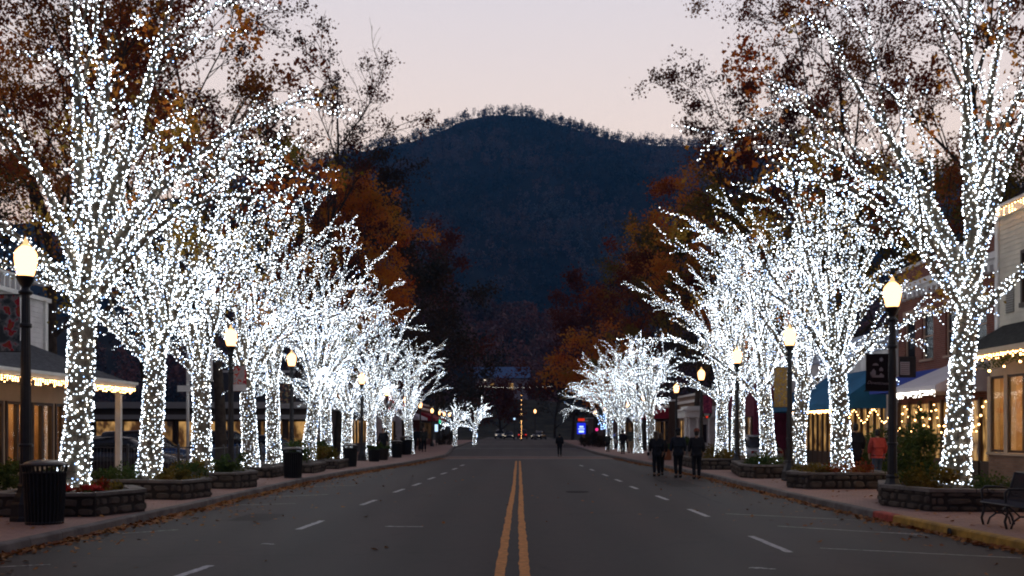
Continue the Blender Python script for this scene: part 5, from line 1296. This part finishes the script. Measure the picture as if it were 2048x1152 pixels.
for k, (x, y, z, r_, m, lab) in enumerate([(-.55, 152, 3.35, .16, 'white_neon', 'blue white lamp on a pole at the far junction')]):
    t = empty('junction_lamp', (x, y, 0), lab, 'lamp'); MB().tube([(0, 0, 0), (0, 0, z-.1)], .05, 6).build('pole', M['black_iron'], t); MB().ball((0, 0, z), r_).build('head', M[m], t, True)
t = empty('lantern', (-8.2, 100, .15), 'white lit lantern box among the far left walkers', 'lantern'); MB().box(-.14, .14, -.14, .14, 1.4, 2.1).build('shade', M['white_neon'], t); MB().tube([(0, 0, 0), (0, 0, 1.4)], .04, 6).build('stake', M['black_iron'], t)
t = empty('lantern', (-5.3, 125, .15), 'low white lantern beyond the far small trees', 'lantern'); MB().box(-.2, .2, -.2, .2, .6, 1.1).build('shade', M['bulb_pale_soft'] if 'bulb_pale_soft' in M else M['white_neon'], t); MB().box(-.1, .1, -.1, .1, 0, .6).build('stake', M['black_iron'], t)
for x, y, lab in ((11.2, 67, 'red'),):
    t = empty('wreath', (11.0, 58, 2.7), 'small wreath with red bows by the fourth right lamp', 'wreath')
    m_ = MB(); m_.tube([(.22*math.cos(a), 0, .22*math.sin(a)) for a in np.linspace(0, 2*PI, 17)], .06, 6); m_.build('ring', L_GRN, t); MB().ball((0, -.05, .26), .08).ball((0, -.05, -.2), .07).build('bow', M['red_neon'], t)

# ================================================================== CARS
def loft(mb, secs, mi=0, cap=True):
    """secs: list of (y, [(x,z)...]) closed rings"""
    n = len(secs[0][1]); b = []
    vs = [(x, y, z) for y, ring in secs for x, z in ring]; fs = []
    for k in range(len(secs)-1):
        for i in range(n): fs.append((k*n+i, (k+1)*n+i, (k+1)*n+(i+1) % n, k*n+(i+1) % n))
    if cap: fs.append(tuple(range(n))); fs.append(tuple(range(len(secs)*n-1, (len(secs)-1)*n-1, -1)))
    mb.add(vs, fs, mi)
def ring(w, z0, z1, tuck=.88, sh=.06):
    return [(-w*.9, z0), (w*.9, z0), (w, z0+.12), (w*1.0, z0+(z1-z0)*.6), (w*.95, z1-.05), (w*tuck, z1), (-w*tuck, z1), (-w*.95, z1-.05), (-w*1.0, z0+(z1-z0)*.6), (-w, z0+.12)]
def car(x, y, rz, paint, label, suv=False, lights=None, name='parked_car'):
    t = empty(name, (x, y, 0), label, 'car', 'cars in the car park and far street', rz=rz)
    H = .12 if suv else 0
    b = MB(); secs = []
    for yy, w, z0, z1 in [(-2.2, .70, .42, .72), (-2.12, .82, .3, .80+H), (-1.6, .88, .24, .90+H), (-.9, .9, .22, .93+H), (.3, .9, .22, .92+H), (1.2, .9, .23, .88+H), (1.75, .86, .25, .78+H), (2.1, .8, .3, .68+H), (2.24, .66, .42, .6)]:
        secs.append((yy, ring(w, z0, z1)))
    loft(b, secs); b.build('body', paint, t, True)
    g = MB(); r = .12 if suv else 0
    cab = [(-2.0 if suv else -1.75, .74, .9, .93+H), (-1.7 if suv else -1.1, .66, .9, 1.42+r*2), (-.2, .64, .9, 1.47+r*2), (.35, .65, .9, 1.40+r*2), (1.15, .74, .88, .93+H)]
    loft(g, [(yy, [(-w*1.12, z0), (w*1.12, z0), (w, z1-.04), (w*.9, z1), (-w*.9, z1), (-w, z1-.04)]) for yy, w, z0, z1 in cab]); g.build('windows', M['dark_glass'], t, True)
    rf = MB(); secs = [(-1.65 if suv else -1.05, .6, 1.425+r*2), (-.2, .6, 1.478+r*2), (.32, .6, 1.41+r*2)]
    loft(rf, [(yy, [(-w, z), (w, z), (w*.9, z+.03), (-w*.9, z+.03)]) for yy, w, z in secs]); rf.build('roof', paint, t, True)
    for wx in (-.84, .84):
        for wy in (-1.35, 1.4):
            w = MB(); n = 20; R_ = .33
            vs = []; 
            for xx, rr in ((-.1, R_*.93), (-.08, R_), (.08, R_), (.1, R_*.93)):
                for i in range(n): vs.append((wx+xx, wy+rr*math.cos(2*PI*i/n), .33+rr*math.sin(2*PI*i/n)))
            fs = [(k*n+i, (k+1)*n+i, (k+1)*n+(i+1) % n, k*n+(i+1) % n) for k in range(3) for i in range(n)]+[tuple(range(n)), tuple(range(4*n-1, 3*n-1, -1))]
            w.add(vs, fs); wo = w.build('wheel', M['tyre'], t)
            h = MB(); s = .105 if wx > 0 else -.105
            h.add([(wx+s, wy+.2*math.cos(2*PI*i/12), .33+.2*math.sin(2*PI*i/12)) for i in range(12)], [tuple(range(12)) if s > 0 else tuple(range(11, -1, -1))]); h.build('rim', M['chrome'], wo)
    for sx in (-1, 1):
        MB().obox((sx*.62, -2.15, .68+H*.6), .26, .1, .13).build('tail_light', M['tail_red'] if lights == 'tail' else M['tail_off'], t)
        MB().obox((sx*.58, 2.12, .58+H*.6), .28, .14, .13).build('headlight', M['head_white'] if lights == 'head' else M['chrome'], t)
    return t
M['tail_off'] = mat('tail_off', (.2, .01, .01), .3, .5)
blue = mat('car_blue', (.02, .06, .16), .25, .6, coat=.6); silver = mat('car_silver', (.3, .33, .36), .3, .6, metal=.4, coat=.5); blackc = mat('car_black', (.02, .02, .025), .25, .6, coat=.6); redc = mat('car_red', (.2, .02, .02), .3, .6)
car(-16.2, 43.5, -PI/2+.15, blue, 'dark blue estate parked beyond the porch corner post', True)
car(-15.3, 38.8, -PI/2, blackc, 'black car with a bright rear edge behind the railing')
car(-14.6, 50.5, -PI/2+.3, blue, 'blue car with a glowing red tail light', True, 'tail')
car(-12.9, 52.5, -PI/2, silver, 'silver blue car parked by the modern shop')
car(-19.2, 47.5, -PI/2, silver, 'pale car parked at the back of the lot')
car(12.0, 50.2, 0, silver, 'light blue car parked beside the white building')
car(-1.6, 176, PI, blackc, 'oncoming car with headlights at the end of the street', False, 'head', 'moving_car')
car(.8, 182, 0, redc, 'car showing red tail lights at the end of the street', True, 'tail', 'moving_car')
car(3.6, 172, PI-.3, blackc, 'car with headlights turning at the far right', False, 'head', 'moving_car')
car(-3.4, 186, PI, silver, 'far left car facing the street with lights on', True, 'head', 'moving_car')
car(9.0, 86, .05, blackc, 'black car parked under the blue lit sign')

# ================================================================== PEOPLE
def skin(name, nodes, edges, mt, parent, sub=1):
    me = bpy.data.meshes.new('tmp'); me.from_pydata([n[0] for n in nodes], edges, []); o = bpy.data.objects.new('tmp', me); COL.objects.link(o)
    o.modifiers.new('s', 'SKIN'); sl = me.skin_vertices[0].data
    for i, n in enumerate(nodes):
        r = n[1]; sl[i].radius = r if isinstance(r, tuple) else (r, r); sl[i].use_root = (i == 0)
    s = o.modifiers.new('u', 'SUBSURF'); s.levels = sub; s.render_levels = sub
    dg = bpy.context.evaluated_depsgraph_get(); m2 = bpy.data.meshes.new_from_object(o.evaluated_get(dg)); bpy.data.objects.remove(o)
    m2.materials.clear(); m2.materials.append(mt)
    for p in m2.polygons: p.use_smooth = True
    r = bpy.data.objects.new(name, m2); COL.objects.link(r); r.parent = parent; return r

def person(x, y, z, h, rz, label, coat, legs, hair, stride=.14, coat_len=.78, hat=None, long_hair=False, arm=.05, bulky=1.0, hips=1.0, bag=None, group=None, turn=0, shoe=None):
    """faces +y before turning; metres scaled from a 1.75 m figure"""
    t = empty('person', (x, y, z), label, 'person', group, rz=rz, scale=h/1.75)
    s = stride
    # legs: right forward, left back
    hipR, hipL = (.09, 0, .90), (-.09, 0, .90)
    kR, kL = (.10, s*.9, .50), (-.10, -s*.15, .49)
    aR, aL = (.095, s*.9, .09), (-.095, -s*1.2, .12)
    tR, tL = (.11, s*.9+.16, .035), (-.11, -s*1.2+.14, .035)
    shR, shL = (.19, 0, 1.43), (-.19, 0, 1.43)
    eR, eL = (.25, -s*.35-.02, 1.16), (-.25, s*.25-.02, 1.16)
    wR, wL = (.245, -s*.3+arm, .93), (-.245, s*.5+arm, .93)
    hd = turn*.03
    N = [((0, 0, .94), (.15*hips, .11)), ((0, 0, 1.12), (.135, .1)), ((0, 0, 1.32), (.165, .11)), ((0, 0, 1.45), (.09, .07)), ((0, .01, 1.53), .052), ((hd*.5, .025, 1.60), (.07, .08)), ((hd, .02, 1.67), (.076, .092)), ((hd*.8, .01, 1.735), (.05, .06)),
         (shR, .06), (eR, .045), (wR, .03), (shL, .06), (eL, .045), (wL, .03), (hipR, .095), (kR, .06), (aR, .03), (tR, .022), (hipL, .095), (kL, .06), (aL, .03), (tL, .022),
         ((hd*1.6, .115, 1.645), .014)]
    E = [(0, 1), (1, 2), (2, 3), (3, 4), (4, 5), (5, 6), (6, 7), (2, 8), (8, 9), (9, 10), (2, 11), (11, 12), (12, 13), (0, 14), (14, 15), (15, 16), (16, 17), (0, 18), (18, 19), (19, 20), (20, 21), (6, 22)]
    for (wi, wx, sd) in ((10, wR, -1), (13, wL, 1)):
        p = len(N); N.append(((wx[0], wx[1]+.01, wx[2]-.06), (.018, .034))); E.append((wi, p))
        for k in range(4):
            dy = -.027+.018*k; L = (.075, .085, .08, .062)[3-k]
            N.append(((wx[0]+sd*.004, wx[1]+dy+.01, wx[2]-.10), .009)); E.append((p, len(N)-1))
            N.append(((wx[0]+sd*.018, wx[1]+dy+.012, wx[2]-.10-L*.55), .008)); E.append((len(N)-2, len(N)-1))
            N.append(((wx[0]+sd*.04, wx[1]+dy+.012, wx[2]-.10-L*.85), .007)); E.append((len(N)-2, len(N)-1))
        N.append(((wx[0]+sd*.02, wx[1]+.045, wx[2]-.075), .009)); E.append((wi, len(N)-1)); N.append(((wx[0]+sd*.03, wx[1]+.055, wx[2]-.105), .008)); E.append((len(N)-2, len(N)-1))
    skin('body', N, E, M['skin'], t, 1)
    B_ = bulky
    cb = coat_len
    C = [((0, 0, 1.0), (.185*B_*hips, .145*B_)), ((0, 0, 1.16), (.175*B_, .14*B_)), ((0, -.005, 1.33), (.2*B_, .145*B_)), ((0, -.005, 1.445), (.12, .09)), ((0, 0, 1.51), (.075, .075)),
         ((0, 0, cb+.06), (.19*B_*hips, .15*B_)), ((0, 0, cb), (.185*B_*hips, .145*B_)),
         ((shR[0]+.005, 0, 1.42), .085*B_), (eR, .072*B_), ((wR[0], wR[1], wR[2]+.03), .052), ((shL[0]-.005, 0, 1.42), .085*B_), (eL, .072*B_), ((wL[0], wL[1], wL[2]+.03), .052)]
    CE = [(0, 1), (1, 2), (2, 3), (3, 4), (0, 5), (5, 6), (2, 7), (7, 8), (8, 9), (2, 10), (10, 11), (11, 12)]
    skin('coat', C, CE, coat, t, 2)
    T = [((0, 0, .93), (.155*hips, .125)), ((.09, 0, .86), .11), ((.10, kR[1], .50), .078), ((aR[0], aR[1], .10), .064), ((-.09, 0, .86), .11), ((-.10, kL[1], .49), .078), ((aL[0], aL[1], .125), .064)]
    skin('trousers', T, [(0, 1), (1, 2), (2, 3), (0, 4), (4, 5), (5, 6)], legs, t, 2)
    for a, q in ((aR, tR), (aL, tL)):
        skin('shoe', [((a[0], a[1]-.03, .05), .052), ((a[0], a[1]+.03, .09), .055), ((q[0], q[1]-.04, .045), (.045, .045)), ((q[0], q[1]+.03, .035), .035)], [(0, 1), (0, 2), (2, 3)], shoe or M['tyre'], t, 1)
    hm2 = MB()
    pr_ = [(.001, -.13), (.055, -.125), (.08, -.09), (.092, -.03), (.095, .02), (.086, .06), (.06, .095), (.03, .107), (.001, .11)]
    if long_hair: pr_ = [(.001, -.34), (.05, -.33), (.085, -.27), (.095, -.16)]+pr_[2:]
    for k, (rr_, z_) in enumerate(pr_):
        pass
    vs = []; n_ = 16
    for rr_, z_ in pr_:
        for i in range(n_):
            a = 2*PI*i/n_; yy_ = math.sin(a)*rr_*(1.15 if math.sin(a) < 0 else .9 if z_ > .035 else .35)
            vs.append((hd*.9+math.cos(a)*rr_*.95+.004*math.sin(a*5+z_*60), yy_-.012, 1.675+z_+.003*math.cos(a*7)))
    fs = [(k*n_+i, k*n_+(i+1) % n_, (k+1)*n_+(i+1) % n_, (k+1)*n_+i) for k in range(len(pr_)-1) for i in range(n_)]
    hm2.add(vs, fs); hm2.build('hair', hair, t, True)
    if hat:
        h3 = MB(); h3.lathe([(.10, 0), (.104, .02), (.102, .06), (.085, .105), (.05, .13), (.001, .137)], 16, (hd*.9, -.01, 1.69)); h3.build('hat', hat, t, True)
    if bag:
        skin('shoulder_bag', [((-.33, .0, .98), (.06, .14)), ((-.33, 0, .78), (.07, .16))], [(0, 1)], bag, t, 1)
    return t
cl = lambda n, c: mat(n, c, .9, .15, var=.2, vscale=6, bump=.3, bscale=30)
blk = cl('black_coat', (.018, .018, .022)); navy = cl('navy_coat', (.02, .022, .03)); dk = cl('dark_trousers', (.014, .014, .018)); jeans = cl('jeans', (.06, .09, .14)); grey = cl('grey_coat', (.05, .055, .05)); red = cl('red_coat', (.36, .06, .05)); paler = cl('pink_coat', (.45, .2, .15))
hb = mat('brown_hair', (.05, .028, .015), .6, .4); hk = mat('black_hair', (.015, .012, .01), .6, .4); hbl = mat('blonde_hair', (.3, .17, .08), .6, .4); cap = cl('red_cap', (.25, .08, .05)); tan = cl('tan_coat', (.3, .2, .13))
G = 'people walking away along the street'
person(5.28, 37.9, 0, 1.70, 0, 'left walker of the three in the road with long hair and shoulder bag', blk, dk, hb, .07, .74, long_hair=True, hips=1.05, bag=blk, group=G, bulky=1.0, turn=-1)
person(5.55, 38.8, 0, 1.62, .05, 'second brown haired walker close beside the leftmost of the three', blk, dk, hb, .1, .80, group=G, bulky=1.0)
person(5.92, 36.8, 0, 1.76, 0, 'middle walker of the three in a puffy black jacket and hood', navy, dk, hk, .12, .80, group=G, bulky=1.02, hat=blk)
person(6.42, 35.8, 0, 1.76, -.03, 'right walker of the three wearing a reddish cap', blk, dk, hk, .09, .80, group=G, bulky=1.02, hat=cap)
person(2.72, 65, 0, 1.50, 0, 'lone dark figure walking down the middle of the far road', blk, dk, hk, .08, .80, group=G, bulky=1.15)
person(10.95, 32.3, .15, 1.80, .1, 'tall person in a long black coat on the right pavement', blk, dk, hk, .08, .62, group=G, bulky=1.12)
person(11.05, 30.6, .15, 1.62, .05, 'person in a red puffer jacket and blue jeans on the pavement', red, jeans, hk, .09, .86, group=G, bulky=1.12, shoe=M['dark_wood'])
person(12.3, 33.0, .15, 1.62, -.1, 'person in a dark jacket half behind the black banner lamp', grey, jeans, hk, .08, .82, group=G, bulky=1.0)
person(10.5, 32.6, .15, 1.62, .2, 'person in a tan coat half hidden behind the second right tree', tan, dk, hb, .06, .8, group=G, long_hair=True)
person(6.95, 66, .15, 1.55, 0, 'far right walker in a black coat before the lit trunks', blk, dk, hk, .08, .74, group=G, bulky=1.1)
person(7.75, 68.5, .15, 1.72, -.2, 'far right walker in a grey green jacket', grey, tan, hbl, .1, .82, group=G, bulky=1.1)
person(6.5, 72, .15, 1.35, .2, 'small far figure standing before the outermost lit trunks', grey, dk, hb, .04, .8, group=G)
person(-7.65, 56.5, .15, 1.68, PI, 'dark figure standing before the ninth left trunk', blk, dk, hk, .03, .78, group=G)
person(-7.9, 76, .15, 1.72, .3, 'far left stroller in a dark coat outside the awning shop', blk, dk, hk, .1, .7, group=G, bulky=1.15)
person(-6.9, 73, .15, 1.7, PI, 'far left stroller with a pale scarf facing the camera', grey, dk, hbl, .1, .8, group=G, bulky=1.1)
person(-7.3, 75, .15, 1.7, 0, 'far left stroller nearest the kerb', navy, dk, hk, .1, .8, group=G, bulky=1.1)
person(-7.9, 84, .15, 1.7, 0, 'distant person under the red awning', blk, dk, hk, .1, .8, group=G, bulky=1.1)

# small pavement pots and boxes on the far right kerb
def tub(x, y, s_, m, lab, leaf=True):
    t = empty('plant_tub', (x, y, .15), lab, 'planter', 'far pavement tubs', scale=s_)
    MB().lathe([(.26, 0), (.3, .05), (.36, .6), (.4, .62), (.4, .68), (.34, .68), (.33, .6)], 18).build('pot', m, t, True)
    if leaf: bush(R0(int(abs(x*10)+y)), 'foliage', (0, 0, .6), .38, .4, 260, .12, L_GRN, t)
tub(7.6, 55.5, 1.1, M['white_paint'], 'pale plant tub left of the three walkers'); tub(7.9, 53.0, .9, mat('terracotta', (.35, .13, .06), .8), 'orange terracotta tub left of the three walkers')
tub(7.9, 47.5, 1.25, M['concrete'], 'pale stone tub seen between the walkers'); tub(-7.3, 50.5, .9, M['tyre'], 'dark tub on the left pavement after the third bin'); tub(-7.2, 53, .9, M['mortar'], 'brown tub on the left pavement before the ninth tree')

# ================================================================== HAZE
hm = bpy.data.materials.new('haze'); hm.use_nodes = True; hn = hm.node_tree
hn.nodes.remove(hn.nodes['Principled BSDF'])
pv = hn.nodes.new('ShaderNodeVolumePrincipled'); pv.inputs['Density'].default_value = .00016; pv.inputs['Color'].default_value = (.10, .44, 1, 1)
pv.inputs['Anisotropy'].default_value = .3
hn.links.new(pv.outputs[0], hn.nodes['Material Output'].inputs['Volume'])
hz = MB(); hz.box(-2700, 2700, -220, 3600, -1.5, 480)
tag(hz.build('haze', hm), kind='stuff')

# ================================================================== SKY, CAMERA, RENDER
w = bpy.data.worlds.new('World'); sc.world = w; w.use_nodes = True; nt = w.node_tree
bg = nt.nodes['Background']; tc = nt.nodes.new('ShaderNodeTexCoord'); sp = nt.nodes.new('ShaderNodeSeparateXYZ')
nt.links.new(tc.outputs['Generated'], sp.inputs[0])
r = nt.nodes.new('ShaderNodeValToRGB'); cr = r.color_ramp
st = [(0, (1.0, .62, .42)), (.14, (1.2, .82, .62)), (.25, (1.12, .91, .80)), (.40, (.87, .80, .84)), (.65, (.36, .32, .38)), (1, (.17, .15, .20))]
while len(cr.elements) < len(st): cr.elements.new(.5)
for i, (p, c) in enumerate(st): cr.elements[i].position = p; cr.elements[i].color = (*c, 1)
nt.links.new(sp.outputs['Z'], r.inputs['Fac'])
r2 = nt.nodes.new('ShaderNodeValToRGB'); r2.color_ramp.elements[0].color = (.15, .15, .22, 1); r2.color_ramp.elements[1].color = (.11, .11, .17, 1)
nt.links.new(sp.outputs['Z'], r2.inputs['Fac'])
mr_ = nt.nodes.new('ShaderNodeMapRange'); mr_.inputs[1].default_value = -.35; mr_.inputs[2].default_value = .75
nt.links.new(sp.outputs['Y'], mr_.inputs[0])
mx = nt.nodes.new('ShaderNodeMix'); mx.data_type = 'RGBA'
nt.links.new(mr_.outputs[0], mx.inputs[0]); nt.links.new(r2.outputs['Color'], mx.inputs[6]); nt.links.new(r.outputs['Color'], mx.inputs[7])
nt.links.new(mx.outputs[2], bg.inputs['Color']); bg.inputs['Strength'].default_value = 1.0

cd = bpy.data.cameras.new('camera'); cam = bpy.data.objects.new('camera', cd); COL.objects.link(cam)
cam.location = (0, 0, 1.8); cam.rotation_euler = (PI/2, 0, 0)
cd.sensor_width = 36; cd.lens = 35; cd.shift_x = -12/2048; cd.shift_y = 282/2048
cd.clip_end = 6000; cd.clip_start = .1
sc.camera = cam
sc.view_settings.view_transform = 'Standard'; sc.view_settings.look = 'None'; sc.view_settings.gamma = 1; sc.view_settings.exposure = 0
cy = sc.cycles
cy.max_bounces = 4; cy.diffuse_bounces = 2; cy.glossy_bounces = 2; cy.transmission_bounces = 3; cy.transparent_max_bounces = 8
cy.caustics_reflective = False; cy.caustics_refractive = False
cy.use_light_tree = True; cy.pixel_filter_type = 'BLACKMAN_HARRIS'; cy.filter_width = 2.0
cy.sample_clamp_indirect = 3
